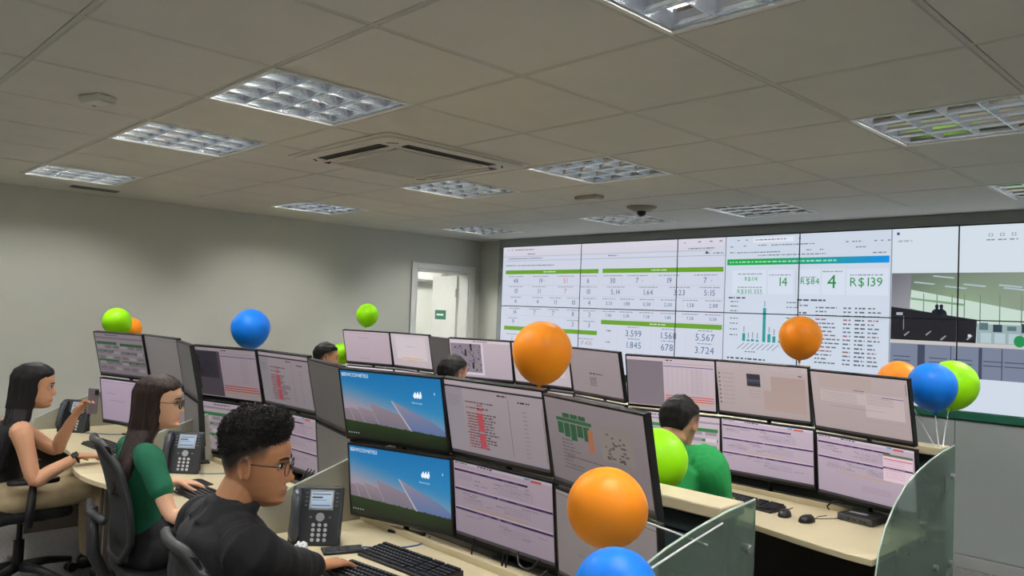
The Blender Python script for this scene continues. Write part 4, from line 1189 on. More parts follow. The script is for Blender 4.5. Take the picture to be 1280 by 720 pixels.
# crumpled tissue, dark gadget, small computer, cords
def crumple(loc, r, label):
    import bmesh
    bm = bmesh.new(); bmesh.ops.create_icosphere(bm, subdivisions=4, radius=r)
    for v in bm.verts:
        n = v.co.normalized()
        d = mnoise.noise(n*2.6+Vector((3, 1, 7)))*0.5+abs(mnoise.noise(n*6.0))*0.55
        v.co = n*r*(0.72+0.6*d); v.co.z = max(v.co.z*0.85+r*0.62, 0.0)
    me = bpy.data.meshes.new('crumpled_tissue'); bm.to_mesh(me); bm.free()
    return tag(link('crumpled_tissue', me, mat('tissue_white', (222, 222, 226), 0.9, var=0.03), loc=loc), label, 'tissue')
crumple((1.545, 2.71, DA), 0.032, 'crumpled white tissue lying before the desk phone of the man in black')
g = thing('smartphone', 'dark smartphone lying flat between the desk phone and the keyboards', 'smartphone', (1.685, 2.635, DA), R(68))
MB().prism([(-0.04, -0.08), (0.04, -0.08), (0.04, 0.08), (-0.04, 0.08)], 0, 0.010).build('body', M_BLACK2, g, bev=0.003)
MB().box((0, 0, 0.0104), (0.07, 0.145, 0.0008)).build('glass', mat('phone_glass', (60, 62, 64), 0.12, var=0.1), g)
MB().box((0, -0.074, 0.0105), (0.02, 0.003, 0.0008)).build('speaker_slot', M_SILVER, g)
pc = thing('mini_computer', 'small black desktop computer lying under the lower right second-row monitor', 'computer', (3.90, 1.53, DB), R(-6))
MB().box((0, 0, 0.019), (0.18, 0.175, 0.032)).build('case', M_BLACK, pc, bev=0.004)
MB().box((-0.091, 0, 0.019), (0.004, 0.172, 0.028)).build('front_panel', mat('pc_front', (84, 84, 88), 0.4, 0.3), pc, bev=0.001)
MB().box((-0.02, 0.02, 0.0355), (0.03, 0.09, 0.001)).build('label_sticker', mat('sticker_grey', (150, 152, 156), 0.5), pc)
for k, yy in enumerate((0.03, 0.0, -0.03, -0.05)): MB().box((-0.0935, yy, 0.017), (0.001, 0.014, 0.006)).build('port', M_DARK, pc)
for sx in (-1, 1):
    for sy in (-1, 1): MB().cyl((sx*0.07, sy*0.07, 0), (sx*0.07, sy*0.07, 0.004), 0.008, n=8).build('rubber_foot', M_BLACK2, pc)

def cord(pts, r, m, label, n=40):
    P = [Vector(p) for p in pts]
    out = []
    for i in range(len(P)-1):
        a, b_, c_, d = P[max(i-1, 0)], P[i], P[i+1], P[min(i+2, len(P)-1)]
        for k in range(8):
            t = k/8
            out.append(0.5*((2*b_)+(-a+c_)*t+(2*a-5*b_+4*c_-d)*t*t+(-a+3*b_-3*c_+d)*t**3))
    out.append(P[-1])
    o = MB().tube(out, r, 6).build('cord', m, smooth=True)
    return tag(o, label, 'cord')
cord([(1.72, 2.68, DA+0.004), (1.80, 2.60, DA+0.003), (1.87, 2.54, DA+0.003), (1.97, 2.52, DA+0.004), (2.07, 2.58, DA+0.004)], 0.003, M_BLUECORD, 'blue network cord running from the phone to under the blue wallpaper')
cord([(1.78, 4.27, DA+0.004), (1.90, 4.20, DA+0.003), (2.05, 4.19, DA+0.004)], 0.0028, M_BLUECORD, 'blue network cord behind the phone of the woman in green')
cord([(1.68, 5.93, DA+0.004), (1.80, 5.80, DA+0.003), (1.95, 5.72, DA+0.004)], 0.0028, M_BLUECORD, 'blue network cord at the leftmost desk phone')
for k, (yy, lab) in enumerate(((2.26, 'black cord hanging under the lower lilac monitor, left of a bundle'), (2.09, 'black cord in the bundle under the lower lilac monitor'), (2.07, 'second black cord in the bundle under the lower lilac monitor'))):
    cord([(2.03, yy, 0.785), (2.025, yy+0.003, 0.75), (2.02, yy+0.002, DA+0.005)], 0.004, M_CORD, lab)
cord([(2.04, 2.03, 0.785), (2.02, 2.00, 0.752), (2.02, 1.95, 0.750), (2.04, 1.92, 0.785)], 0.004, M_CORD, 'black cord sagging beside the bundle under the lilac monitor')
cord([(2.02, 1.86, 0.77), (1.985, 1.87, 0.74), (1.965, 1.84, DA+0.006), (1.975, 1.78, 0.725), (2.02, 1.74, 0.77)], 0.003, M_CORD, 'thin black cord looping under the right monitors of the front row')
cord([(3.96, 1.66, DB+0.055), (3.93, 1.69, DB+0.06), (3.92, 1.72, DB+0.03), (3.96, 1.73, DB+0.006)], 0.004, M_CORD, 'short black cord curl beside the small computer')
cord([(3.70, 1.70, DB+0.004), (3.76, 1.66, DB+0.004), (3.81, 1.60, DB+0.012)], 0.002, M_CORD, 'thin cord between the right mouse and the small computer')
for k in range(3):
    cord([(2.12, 3.62+0.03*k, 0.80), (2.07, 3.60+0.03*k, 0.74), (2.05, 3.52+0.02*k, DA+0.005), (2.12, 3.42, DA+0.004)], 0.0035, M_CORD, ('upper', 'middle', 'lower')[k]+' black cord of the tangle behind the face of the man in black')
cord([(4.00, 2.69, 1.30), (4.03, 2.70, 1.18), (4.01, 2.69, 1.0), (4.05, 2.70, DB+0.008)], 0.006, M_CORD, 'thick black cord hanging at the left of the half grey monitor')

# ================================================================== BALLOONS
def balloon_mat(name, c):
    m = mat(name, c, 0.42, var=0.02, scale=3, spec=0.25)
    b = m.node_tree.nodes['Principled BSDF']
    b.inputs['Subsurface Weight'].default_value = 0.25
    b.inputs['Subsurface Radius'].default_value = (0.03, 0.03, 0.03)
    return m
B_OR = balloon_mat('balloon_orange', (252, 150, 34)); B_BL = balloon_mat('balloon_blue', (20, 122, 226)); B_LI = balloon_mat('balloon_lime', (150, 224, 10))
M_STICK = mat('balloon_stick', (224, 226, 226), 0.4, var=0.02)
def make_balloon(c, r, m, label, stick_to, lean=(0, 0)):
    """teardrop balloon on a stick; stick_to is where the stick ends, from the balloon's centre"""
    t = thing('balloon', label, 'balloon', c, 0, 'party balloons')
    end = Vector(stick_to)-Vector(c)
    ax = (-end).normalized()
    q = Vector((0, 0, 1)).rotation_difference(ax).to_matrix()
    prof = [(0, 1.0)]
    for k in range(1, 22):
        a = PI*k/22
        z = math.cos(a)
        rad = math.sin(a)*(1.0 if z > 0 else 1.0-0.10*(-z)**1.5)
        zz = z if z > 0 else z*1.13
        if k == 21: rad *= 0.75
        prof.append((rad, zz))
    prof += [(0.06, -1.16), (0, -1.165)]
    b = MB().lathe([(p[0]*r, p[1]*r) for p in prof], 36)
    b.v = [tuple(q @ Vector(v)) for v in b.v]
    b.build('skin', m, t, smooth=True)
    k = MB().lathe([(0, -1.14*r), (0.035*r, -1.15*r), (0.05*r, -1.19*r), (0.09*r, -1.235*r), (0.07*r, -1.245*r), (0, -1.235*r)], 14)
    k.v = [tuple(q @ Vector(v)) for v in k.v]
    k.build('knot', m, t, smooth=True)
    MB().tube([q @ Vector((0, 0, -1.22*r)), (q @ Vector((0, 0, -1.22*r)))*0.5+end*0.5+Vector((0.004, 0.003, 0)), end], 0.0028, 6).build('stick', M_STICK, t)
    return t
LA = ROWS['A']['ledge']; LB = ROWS['B']['ledge']
make_balloon((2.30, 2.195, 1.505), 0.1216, B_OR, 'big orange balloon floating above the monitors in the centre', (2.24, 2.17, LA))
make_balloon((1.63, 1.30, 1.155), 0.105, B_OR, 'front orange balloon before the grey monitor with green bars', (2.02, 1.236, 1.005))
make_balloon((1.445, 1.118, 1.03), 0.0970, B_BL, 'front blue balloon at the bottom edge under the orange one', (2.10, 1.236, 1.055))
make_balloon((2.45, 1.729, 1.128), 0.1187, B_LI, 'lime balloon half hidden by a monitor before the green polo man', (2.275, 1.72, LA))
make_balloon((2.25, 4.70, 1.495), 0.120, B_BL, 'blue balloon above the monitors against the plain left wall', (2.24, 4.68, LA))
make_balloon((1.97, 6.35, 1.470), 0.104, B_LI, 'lime balloon above the leftmost monitors', (2.22, 6.22, LA))
make_balloon((2.13, 6.52, 1.42), 0.080, B_OR, 'orange balloon peeking from behind the leftmost lime balloon', (2.25, 6.235, LA))
make_balloon((4.31, 6.50, 1.582), 0.110, B_LI, 'small lime balloon above the far pale monitor left of the doorway', (4.24, 6.48, LB))
make_balloon((3.98, 6.40, 1.212), 0.100, B_LI, 'lime balloon behind the head of the far man at the left', (4.20, 6.44, LB))
make_balloon((4.30, 2.07, 1.586), 0.119, B_OR, 'orange balloon hanging before the finance dashboard table', (4.24, 2.05, LB))
make_balloon((4.25, 1.353, 1.376), 0.1155, B_BL, 'blue balloon in front of the cluster at the right end of the second row', (4.235, 1.31, LB))
make_balloon((4.44, 1.315, 1.380), 0.1225, B_LI, 'lime balloon behind the blue one at the right end', (4.26, 1.30, LB))
make_balloon((4.50, 1.60, 1.367), 0.1115, B_OR, 'orange balloon at the left of the right-end balloon cluster', (4.25, 1.335, LB))

# ================================================================== OFFICE CHAIRS
M_CHAIR = mat('chair_plastic', (34, 35, 37), 0.5, var=0.06)
M_FABRIC = mat('chair_fabric', (28, 28, 30), 0.95, var=0.2, scale=120, bump=0.15, bscale=500)
M_MESH = mat('chair_mesh', (26, 27, 29), 0.9, var=0.3, scale=200, bump=0.3, bscale=700)
def make_chair(loc, rotz, label, bh=0.52):
    """task chair, faces +x"""
    t = thing('office_chair', label, 'chair', loc, rotz, 'black office chairs')
    for k in range(5):
        a = 2*PI*k/5+0.3
        d = Vector((math.cos(a), math.sin(a), 0))
        leg = MB().tube([d*0.03+Vector((0, 0, 0.105)), d*0.15+Vector((0, 0, 0.105)), d*0.30+Vector((0, 0, 0.078))], [0.028, 0.024, 0.017], 8).build('base_leg', M_CHAIR, t, smooth=True)
        s = Vector((-d.y, d.x, 0))
        c = d*0.30+Vector((0, 0, 0.028))
        MB().cyl(c-s*0.026, c-s*0.008, 0.028, n=14).cyl(c+s*0.008, c+s*0.026, 0.028, n=14).cyl(c-s*0.01, c+s*0.01, 0.010, n=8).cyl(c, c+Vector((0, 0, 0.04)), 0.007, n=8).build('caster', M_BLACK2, leg)
    MB().cyl((0, 0, 0.10), (0, 0, 0.26), 0.028, n=16).cyl((0, 0, 0.25), (0, 0, 0.38), 0.016, n=12).build('gas_column', M_BLACK2, t, smooth=False)
    MB().box((0, 0, 0.385), (0.24, 0.18, 0.04)).build('mechanism', M_BLACK2, t, bev=0.008)
    st = MB()
    st.prism(rrect(0.235, 0.09), 0.405, 0.455)
    st.build('seat', M_FABRIC, t, bev=0.018)
    # backrest: frame ring with mesh, curved in plan and leaning back
    def bp(s, h):                              # s across -1..1, h 0..1 up
        w = 0.205+0.025*math.sin(PI*min(1, h*1.1))-0.03*h
        return Vector((-0.245-0.10*h+0.035*s*s+0.03*math.sin(PI*h), s*w, 0.50+bh*h))
    ring = []
    N = 44
    for k in range(N+1):
        a = 2*PI*k/N
        s = max(-1, min(1, 1.18*math.cos(a))); h = 0.5+0.5*max(-1, min(1, 1.18*math.sin(a)))
        ring.append(bp(s*(1-0.10*abs(math.sin(a))**6), h))
    MB().tube(ring, 0.017, 8).build('back_frame', M_CHAIR, t, smooth=True)
    mm = MB(); vs = []; fs = []
    for i in range(11):
        for j in range(13): vs.append(bp(-0.97+1.94*i/10, 0.02+0.96*j/12))
    nv = len(vs)
    vs += [v+Vector((-0.006, 0, 0)) for v in vs]
    for i in range(10):
        for j in range(12):
            a = i*13+j; fs.append((a, a+13, a+14, a+1)); fs.append((nv+a+1, nv+a+14, nv+a+13, nv+a))
    mm.add(vs, fs); mm.build('back_mesh', M_MESH, t, smooth=True, fix=False)
    MB().tube([(-0.10, 0, 0.385), (-0.27, 0, 0.40), (-0.325, 0, 0.52), (-0.335, 0, 0.72)], [0.028, 0.030, 0.028, 0.022], 10).build('back_support', M_CHAIR, t, smooth=True)
    MB().tube([(-0.32, -0.19, 0.70), (-0.345, 0, 0.70), (-0.32, 0.19, 0.70)], 0.018, 8).build('lumbar_bar', M_CHAIR, t, smooth=True)
    for s in (-1, 1):
        arm = MB()
        arm.tube([(0.0, s*0.15, 0.395), (0.0, s*0.27, 0.40), (0.0, s*0.285, 0.45), (0.01, s*0.285, 0.625)], [0.020, 0.022, 0.024, 0.018], 8)
        a = arm.build('armrest', M_CHAIR, t, smooth=True)
        MB().prism([(x+0.01, y*0.36+s*0.285) for x, y in rrect(0.125, 0.11)], 0.625, 0.652).build('arm_pad', M_BLACK, a, bev=0.008)
    return t
# ================================================================== PEOPLE
M_SKIN = vcol_mat('skin', 0.5, 0.12)
def interp(tab, x):
    for (a, va), (b, vb) in zip(tab, tab[1:]):
        if x <= b:
            t = (x-a)/(b-a) if b > a else 0
            t = max(0.0, min(1.0, t))
            t = t*t*(3-2*t)*0.4+t*0.6
            return va+(vb-va)*t
    return tab[-1][1]
def loft(path, radii, side, n=16, sub=4, caps=True):
    """closed tube of elliptical rings: radii = (across, deep) per path point"""
    P = [Vector(p) for p in path]
    rad = [(r, r) if not isinstance(r, (tuple, list)) else r for r in radii]
    pts = []; rr = []
    for i in range(len(P)-1):
        a, b, c, d = P[max(i-1, 0)], P[i], P[i+1], P[min(i+2, len(P)-1)]
        for k in range(sub):
            t = k/sub
            pts.append(0.5*((2*b)+(c-a)*t+(2*a-5*b+4*c-d)*t*t+(-a+3*b-3*c+d)*t**3))
            s = t*t*(3-2*t)
            rr.append((rad[i][0]+(rad[i+1][0]-rad[i][0])*s, rad[i][1]+(rad[i+1][1]-rad[i][1])*s))
    pts.append(P[-1]); rr.append(rad[-1])
    if caps:                                   # rounded ends
        t0 = (pts[1]-pts[0]).normalized(); t1 = (pts[-1]-pts[-2]).normalized()
        h0 = min(rr[0])*0.7; h1 = min(rr[-1])*0.7
        a0, b0, a1, b1 = pts[0], rr[0], pts[-1], rr[-1]
        pts = [a0-t0*h0, a0-t0*h0*0.75]+pts+[a1+t1*h1*0.75, a1+t1*h1]
        rr = [(b0[0]*.25, b0[1]*.25), (b0[0]*.7, b0[1]*.7)]+rr+[(b1[0]*.7, b1[1]*.7), (b1[0]*.25, b1[1]*.25)]
    side = Vector(side)
    vs = []; fs = []
    for i, p in enumerate(pts):
        t = (pts[min(i+1, len(pts)-1)]-pts[max(i-1, 0)]).normalized()
        s = side-t*side.dot(t)
        if s.length < 1e-4: s = t.orthogonal()
        s.normalize(); f = t.cross(s)
        for k in range(n):
            a = 2*PI*k/n
            vs.append(p+s*(rr[i][0]*math.cos(a))+f*(rr[i][1]*math.sin(a)))
    m = len(pts)
    for i in range(m-1):
        for k in range(n): fs.append((i*n+k, i*n+(k+1) % n, (i+1)*n+(k+1) % n, (i+1)*n+k))
    fs += [tuple(range(n-1, -1, -1)), tuple(range((m-1)*n, m*n))]
    return vs, fs

FRONT = [(-.120, .050), (-.113, .076), (-.098, .087), (-.085, .082), (-.072, .086), (-.055, .084), (-.03, .083), (0, .080), (.02, .088), (.045, .0895), (.07, .082), (.09, .066), (.106, .042), (.116, .015), (.12, -.008)]
BACK = [(-.120, .010), (-.113, -.005), (-.098, -.022), (-.08, -.045), (-.06, -.070), (-.03, -.088), (0, -.099), (.03, -.105), (.06, -.101), (.085, -.086), (.104, -.060), (.116, -.030), (.12, -.012)]
HALF = [(-.120, .018), (-.113, .030), (-.098, .042), (-.08, .052), (-.05, .062), (-.02, .068), (.01, .072), (.04, .0755), (.065, .073), (.085, .062), (.102, .044), (.114, .022), (.12, .002)]
def head_radius(z, a, female=False):
    """point of the head outline at height z and angle a (0 = front, + = left)"""
    f, b, w = interp(FRONT, z), interp(BACK, z), interp(HALF, z)
    cx = (f+b)/2; L = (f-b)/2
    if female: w *= 0.95
    ca, sa = math.cos(a), math.sin(a)
    e = 0.86
    x = cx+L*math.copysign(abs(ca)**e, ca); y = w*math.copysign(abs(sa)**e, sa)
    if ca > 0:
        g = lambda yy, zz, y0, z0, sy, sz: math.exp(-((yy-y0)/sy)**2-((zz-z0)/sz)**2)
        nose = 0.0
        if -.052 < z < .022:
            nz = interp([(-.052, 0), (-.047, .012), (-.040, .024), (-.032, .0275), (-.018, .0195), (0, .011), (.014, .004), (.022, 0)], z)
            sw = interp([(-.052, .014), (-.036, .0135), (-.015, .0095), (.02, .008)], z)
            nose = nz*math.exp(-(y/sw)**2)
        x += nose*(0.9 if female else 1.0)
        for s in (-1, 1):
            x -= 0.010*g(y, z, s*.032, .002, .015, .012)
            x += 0.004*g(y, z, s*.028, .020, .020, .007)*(0.4 if female else 1)
            x += 0.004*g(y, z, s*.042, -.032, .018, .018)
        x += 0.0085*g(y, z, 0, -.066, .020, .0055)+0.009*g(y, z, 0, -.080, .018, .0062)-0.003*g(y, z, 0, -.0725, .022, .002)-0.004*g(y, z, 0, -.091, .02, .004)
        x += 0.005*g(y, z, 0, -.103, .018, .010)
    return x, y
def head_mesh(female):
    vs = []; fs = []
    n = 80; zs = [-.120+.240*k/90 for k in range(91)]
    for z in zs:
        for k in range(n):
            a = 2*PI*k/n
            a -= 0.62*math.sin(a)
            x, y = head_radius(z, a, female)
            vs.append(Vector((x, y, z)))
    m = len(zs)
    for i in range(m-1):
        for k in range(n): fs.append((i*n+k, i*n+(k+1) % n, (i+1)*n+(k+1) % n, (i+1)*n+k))
    fs += [tuple(range(n-1, -1, -1)), tuple(range((m-1)*n, m*n))]
    return vs, fs
def ear_mesh(s):
    c = Vector((-.012, s*.074, -.006))
    P = []
    for k in range(13):
        a = R(-60+300*k/12)
        P.append(c+Vector((-.016*math.cos(a)*0.9-.004, s*(.006+.006*(1-math.cos(a))*0.5), .030*math.sin(a)+.002)))
    out = [loft(P, [.0050]*13, (0, 1, 0), 8, 2)]
    out.append(loft([c+Vector((-.004, 0, -.022)), c+Vector((-.006, s*.002, 0)), c+Vector((-.008, s*.003, .022))], [(.011, .005), (.015, .006), (.013, .005)], (1, 0, 0), 10, 3))
    return out

def hand_prims(wr, fwd, down, thumb, curl=(18, 25, 18), spread=5, grip=0.0, tcurl=20):
    """palm, four fingers, thumb; thumb = unit vector to the thumb's side"""
    fwd = Vector(fwd).normalized(); thumb = Vector(thumb); thumb = (thumb-fwd*thumb.dot(fwd)).normalized()
    down = Vector(down); down = (down-fwd*down.dot(fwd)-thumb*down.dot(thumb)).normalized()
    wr = Vector(wr)
    P = []
    P.append(loft([wr-fwd*.02, wr+fwd*.015, wr+fwd*.05, wr+fwd*.085], [(.027, .019), (.031, .017), (.040, .015), (.038, .012)], thumb, 16, 3))
    for k, (o, L) in enumerate(((.030, .072), (.010, .080), (-.010, .074), (-.029, .058))):
        a0 = R(spread*(1.5-k))
        d = fwd*math.cos(a0)+thumb*math.sin(a0)
        p = wr+fwd*.078+thumb*o
        pts = [p]; ang = 0.0
        for j, fr in enumerate((0.45, 0.32, 0.23)):
            ang += R(curl[j]+grip*(k*0.0))
            dd = d*math.cos(ang)+down*math.sin(ang)
            pts.append(pts[-1]+dd*L*fr)
        P.append(loft(pts, [.0095, .0085, .0078, .0068], thumb, 10, 3))
    a = R(tcurl)
    t0 = wr+fwd*.022+thumb*.026
    t1 = t0+(fwd*.55+thumb*.75+down*.25).normalized()*.036
    t2 = t1+(fwd*.9+thumb*.25*math.cos(a)+down*(.25+math.sin(a)*.5)).normalized()*.030
    t3 = t2+(fwd*.95-thumb*.05+down*(.25+math.sin(a)*.4)).normalized()*.024
    P.append(loft([t0, t1, t2, t3], [.0135, .0115, .0098, .0082], thumb, 10, 3))
    return P

def ik(S, Wp, l1, l2, pole):
    S, Wp, pole = Vector(S), Vector(Wp), Vector(pole)
    d = Wp-S; L = min(d.length, (l1+l2)*0.998)
    t = d.normalized()
    a = (l1*l1-l2*l2+L*L)/(2*L); h = math.sqrt(max(l1*l1-a*a, 0))
    p = (pole-t*pole.dot(t)).normalized()
    return S+t*a+p*h

def remesh(prims, voxel, smooth=3, noise_amp=0.0, noise_scale=9.0, seed=0, factor=0.5):
    vs = []; fs = []
    for v, f in prims:
        n = len(vs); vs += [tuple(p) for p in v]; fs += [tuple(i+n for i in q) for q in f]
    me = bpy.data.meshes.new('tmp'); me.from_pydata(vs, [], fs); me.update()
    import bmesh
    bm = bmesh.new(); bm.from_mesh(me); bmesh.ops.recalc_face_normals(bm, faces=bm.faces); bm.to_mesh(me); bm.free()
    o = bpy.data.objects.new('tmp', me); COL.objects.link(o)
    md = o.modifiers.new('r', 'REMESH'); md.mode = 'VOXEL'; md.voxel_size = voxel; md.use_smooth_shade = True
    if smooth:
        sm_ = o.modifiers.new('s', 'SMOOTH'); sm_.iterations = smooth; sm_.factor = factor
    bpy.context.view_layer.update()
    dg = bpy.context.evaluated_depsgraph_get()
    res = bpy.data.meshes.new_from_object(o.evaluated_get(dg))
    bpy.data.objects.remove(o); bpy.data.meshes.remove(me)
    if noise_amp > 0:
        off = Vector((seed*7.3, seed*3.1, seed))
        no = [v.normal.copy() for v in res.vertices]
        for v, nn in zip(res.vertices, no):
            q = v.co*noise_scale+off
            d = mnoise.noise(q)+0.5*mnoise.noise(Vector((q.x*2.2, q.y*2.2, q.z*1.2)))
            v.co += nn*(d*noise_amp)
        res.update()
    return res
def paint(me, fn):
    at = me.color_attributes.new('Col', 'FLOAT_COLOR', 'POINT')
    arr = []
    for v in me.vertices: arr += list(fn(v.co))
    at.data.foreach_set('color', arr)

def hair_curly(Mh, root, m, voxel=0.006):
    vs = []; fs = []
    F_ = [(.02, -.06), (.04, -.02), (.058, .058), (.072, .076), (.10, .084), (.125, .084), (.145, .073), (.160, .048), (.168, .015)]
    B_ = [(.02, -.098), (.05, -.110), (.08, -.115), (.10, -.113), (.12, -.104), (.145, -.08), (.160, -.05), (.168, -.02)]
    H_ = [(.02, .066), (.045, .0755), (.075, .080), (.11, .084), (.135, .078), (.155, .056), (.168, .018)]
    n, m_ = 96, 54
    for i in range(m_+1):
        z = .02+.148*i/m_
        f, b, w = interp(F_, z), interp(B_, z), interp(H_, z)
        for k in range(n):
            a = 2*PI*k/n
            e = .8
            p = Vector(((f+b)/2+(f-b)/2*math.copysign(abs(math.cos(a))**e, math.cos(a)), w*math.copysign(abs(math.sin(a))**e, math.sin(a)), z))
            nn = (p-Vector((-.01, 0, .06))).normalized()
            c = mnoise.voronoi(p*105)[0][0]*0.010-0.004+mnoise.noise(p*28)*0.005
            p += nn*(-c)
            vs.append(Mh @ p)
    for i in range(m_):
        for k in range(n): fs.append((i*n+k, i*n+(k+1) % n, (i+1)*n+(k+1) % n, (i+1)*n+k))
    fs += [tuple(range(n-1, -1, -1)), tuple(range(m_*n, (m_+1)*n))]
    b = MB(); b.add([v-root.location for v in vs], fs)
    hr = b.build('hair', m, root, smooth=True)
    # loose curls standing off the outline
    rg = random.Random(5); cu = MB()
    ctr = Mh @ Vector((-.01, 0, .07))
    for _ in range(2600):
        i = rg.randrange(6, m_); k = rg.randrange(n)
        p = vs[i*n+k]; nn = (p-ctr).normalized(); s1 = nn.orthogonal().normalized(); s2 = nn.cross(s1)
        a0 = rg.uniform(0, 6.28); rr_ = rg.uniform(.003, .006); hh = rg.uniform(.006, .012)
        pts = [p-nn*.003+(s1*math.cos(a0+q*1.7)+s2*math.sin(a0+q*1.7))*rr_+nn*hh*q/4-root.location for q in range(5)]
        cu.tube(pts, [.0014, .0014, .0012, .001, .0005], 3)
    cc_ = cu.build('curls', m, hr, fix=False); cc_['kind'] = 'stuff'
    return hr
def hair_short(Mh, root, m):
    vs = []; fs = []
    n, m_ = 72, 40
    F_ = [(-.045, -.055), (-.01, -.03), (.03, -.005), (.055, .05), (.07, .082), (.09, .078), (.11, .055), (.127, .02), (.134, -.005)]
    B_ = [(-.045, -.088), (0, -.106), (.04, -.112), (.08, -.100), (.11, -.07), (.127, -.04), (.134, -.015)]
    H_ = [(-.045, .054), (-.01, .069), (.03, .0775), (.06, .079), (.09, .066), (.115, .04), (.134, .006)]
    for i in range(m_+1):
        z = -.045+.179*i/m_
        f, b, w = interp(F_, z), interp(B_, z), interp(H_, z)
        for k in range(n):
            a = 2*PI*k/n
            p = Vector(((f+b)/2+(f-b)/2*math.copysign(abs(math.cos(a))**.86, math.cos(a)), w*math.copysign(abs(math.sin(a))**.86, math.sin(a)), z))
            p += (p-Vector((-.01, 0, .03))).normalized()*(mnoise.noise(Vector((p.x*60, p.y*60, p.z*25)))*0.0035)
            vs.append(Mh @ p)
    for i in range(m_):
        for k in range(n): fs.append((i*n+k, i*n+(k+1) % n, (i+1)*n+(k+1) % n, (i+1)*n+k))
    fs += [tuple(range(n-1, -1, -1)), tuple(range(m_*n, (m_+1)*n))]
    b = MB(); b.add([v-root.location for v in vs], fs)
    return b.build('hair', m, root, smooth=True)
def hair_long(Mh, root, m, tail, part=0.0, vol=1.0):
    """long straight hair: cap over the skull, then a curtain through the points of tail (world: centre, across, deep)"""
    vs = []; fs = []
    n = 110
    F_ = [(-.12, .004), (-.08, .014), (-.03, .026), (.02, .034), (.045, .046), (.062, .066), (.076, .084), (.10, .076), (.12, .050), (.136, .012)]
    B_ = [(-.12, -.125), (-.06, -.122), (0, -.122), (.05, -.124), (.09, -.112), (.12, -.078), (.136, -.03)]
    H_ = [(-.12, .084), (-.06, .085), (0, .086), (.05, .086), (.085, .078), (.115, .055), (.136, .012)]
    rows = []
    fwd = Mh.to_3x3() @ Vector((1, 0, 0)); lat = Mh.to_3x3() @ Vector((0, 1, 0))
    m_ = 44
    for i in range(m_+1):
        z = .136-.256*i/m_
        f, b, w = interp(F_, z), interp(B_, z)*vol, interp(H_, z)*vol
        row = []
        for k in range(n):
            a = 2*PI*k/n
            row.append(Mh @ Vector(((f+b)/2+(f-b)/2*math.copysign(abs(math.cos(a))**.8, math.cos(a)), w*math.copysign(abs(math.sin(a))**.8, math.sin(a)), z)))
        rows.append(row)
    c0 = sum(rows[-1], Vector())/n
    P = [c0]+[Vector(t[0]) for t in tail]
    RR = [(interp(H_, -.12)*vol, .0625)]+[(t[1], t[2]) for t in tail]
    for i in range(len(P)-1):
        for k in range(1, 15):
            t = k/14
            c = P[i].lerp(P[i+1], t); s = t*t*(3-2*t)
            ra = RR[i][0]+(RR[i+1][0]-RR[i][0])*s; rd = RR[i][1]+(RR[i+1][1]-RR[i][1])*s
            rows.append([c+fwd*(rd*math.copysign(abs(math.cos(2*PI*q/n))**.8, math.cos(2*PI*q/n)))+lat*(ra*math.copysign(abs(math.sin(2*PI*q/n))**.8, math.sin(2*PI*q/n))) for q in range(n)])
    tot = len(rows)
    for i, row in enumerate(rows):
        c = sum(row, Vector())/n
        for k, p in enumerate(row):
            a = 2*PI*k/n
            g = mnoise.noise(Vector((math.cos(a)*7, math.sin(a)*7, i*0.035)))*0.006+mnoise.noise(Vector((math.cos(a)*22, math.sin(a)*22, i*0.05)))*0.0035
            d = p-c
            if d.length > 1e-5: p = p+d.normalized()*g*min(1, i/8)
            if i > tot-6: p = p+Vector((0, 0, mnoise.noise(Vector((math.cos(a)*9, math.sin(a)*9, 4)))*0.02))
            vs.append(p)
    for i in range(tot-1):
        for k in range(n): fs.append((i*n+k, i*n+(k+1) % n, (i+1)*n+(k+1) % n, (i+1)*n+k))
    fs += [tuple(range(n-1, -1, -1)), tuple(range((tot-1)*n, tot*n))]
    b = MB(); b.add([v-root.location for v in vs], fs)
    return b.build('hair', m, root, smooth=True)
def hair_mat(name, c, streak):
    m = bpy.data.materials.new(name); m.use_nodes = True
    nt = m.node_tree; b = nt.nodes['Principled BSDF']
    tc = nt.nodes.new('ShaderNodeTexCoord'); mp_ = nt.nodes.new('ShaderNodeMapping'); n = nt.nodes.new('ShaderNodeTexNoise')
    mp_.inputs['Scale'].default_value = (140, 140, 6); n.inputs['Scale'].default_value = 1.0
    nt.links.new(tc.outputs['Object'], mp_.inputs['Vector']); nt.links.new(mp_.outputs['Vector'], n.inputs['Vector'])
    r = nt.nodes.new('ShaderNodeValToRGB'); r.color_ramp.elements[0].color = rgb(*c); r.color_ramp.elements[1].color = rgb(*streak)
    r.color_ramp.elements[0].position = 0.35; r.color_ramp.elements[1].position = 0.75
    nt.links.new(n.outputs['Fac'], r.inputs['Fac']); nt.links.new(r.outputs['Color'], b.inputs['Base Color'])
    bp = nt.nodes.new('ShaderNodeBump'); bp.inputs['Strength'].default_value = 0.25; bp.inputs['Distance'].default_value = 0.004
    nt.links.new(n.outputs['Fac'], bp.inputs['Height']); nt.links.new(bp.outputs['Normal'], b.inputs['Normal'])
    b.inputs['Roughness'].default_value = 0.62
    b.inputs['Specular IOR Level'].default_value = 0.22
    MATS[name] = m
    return m

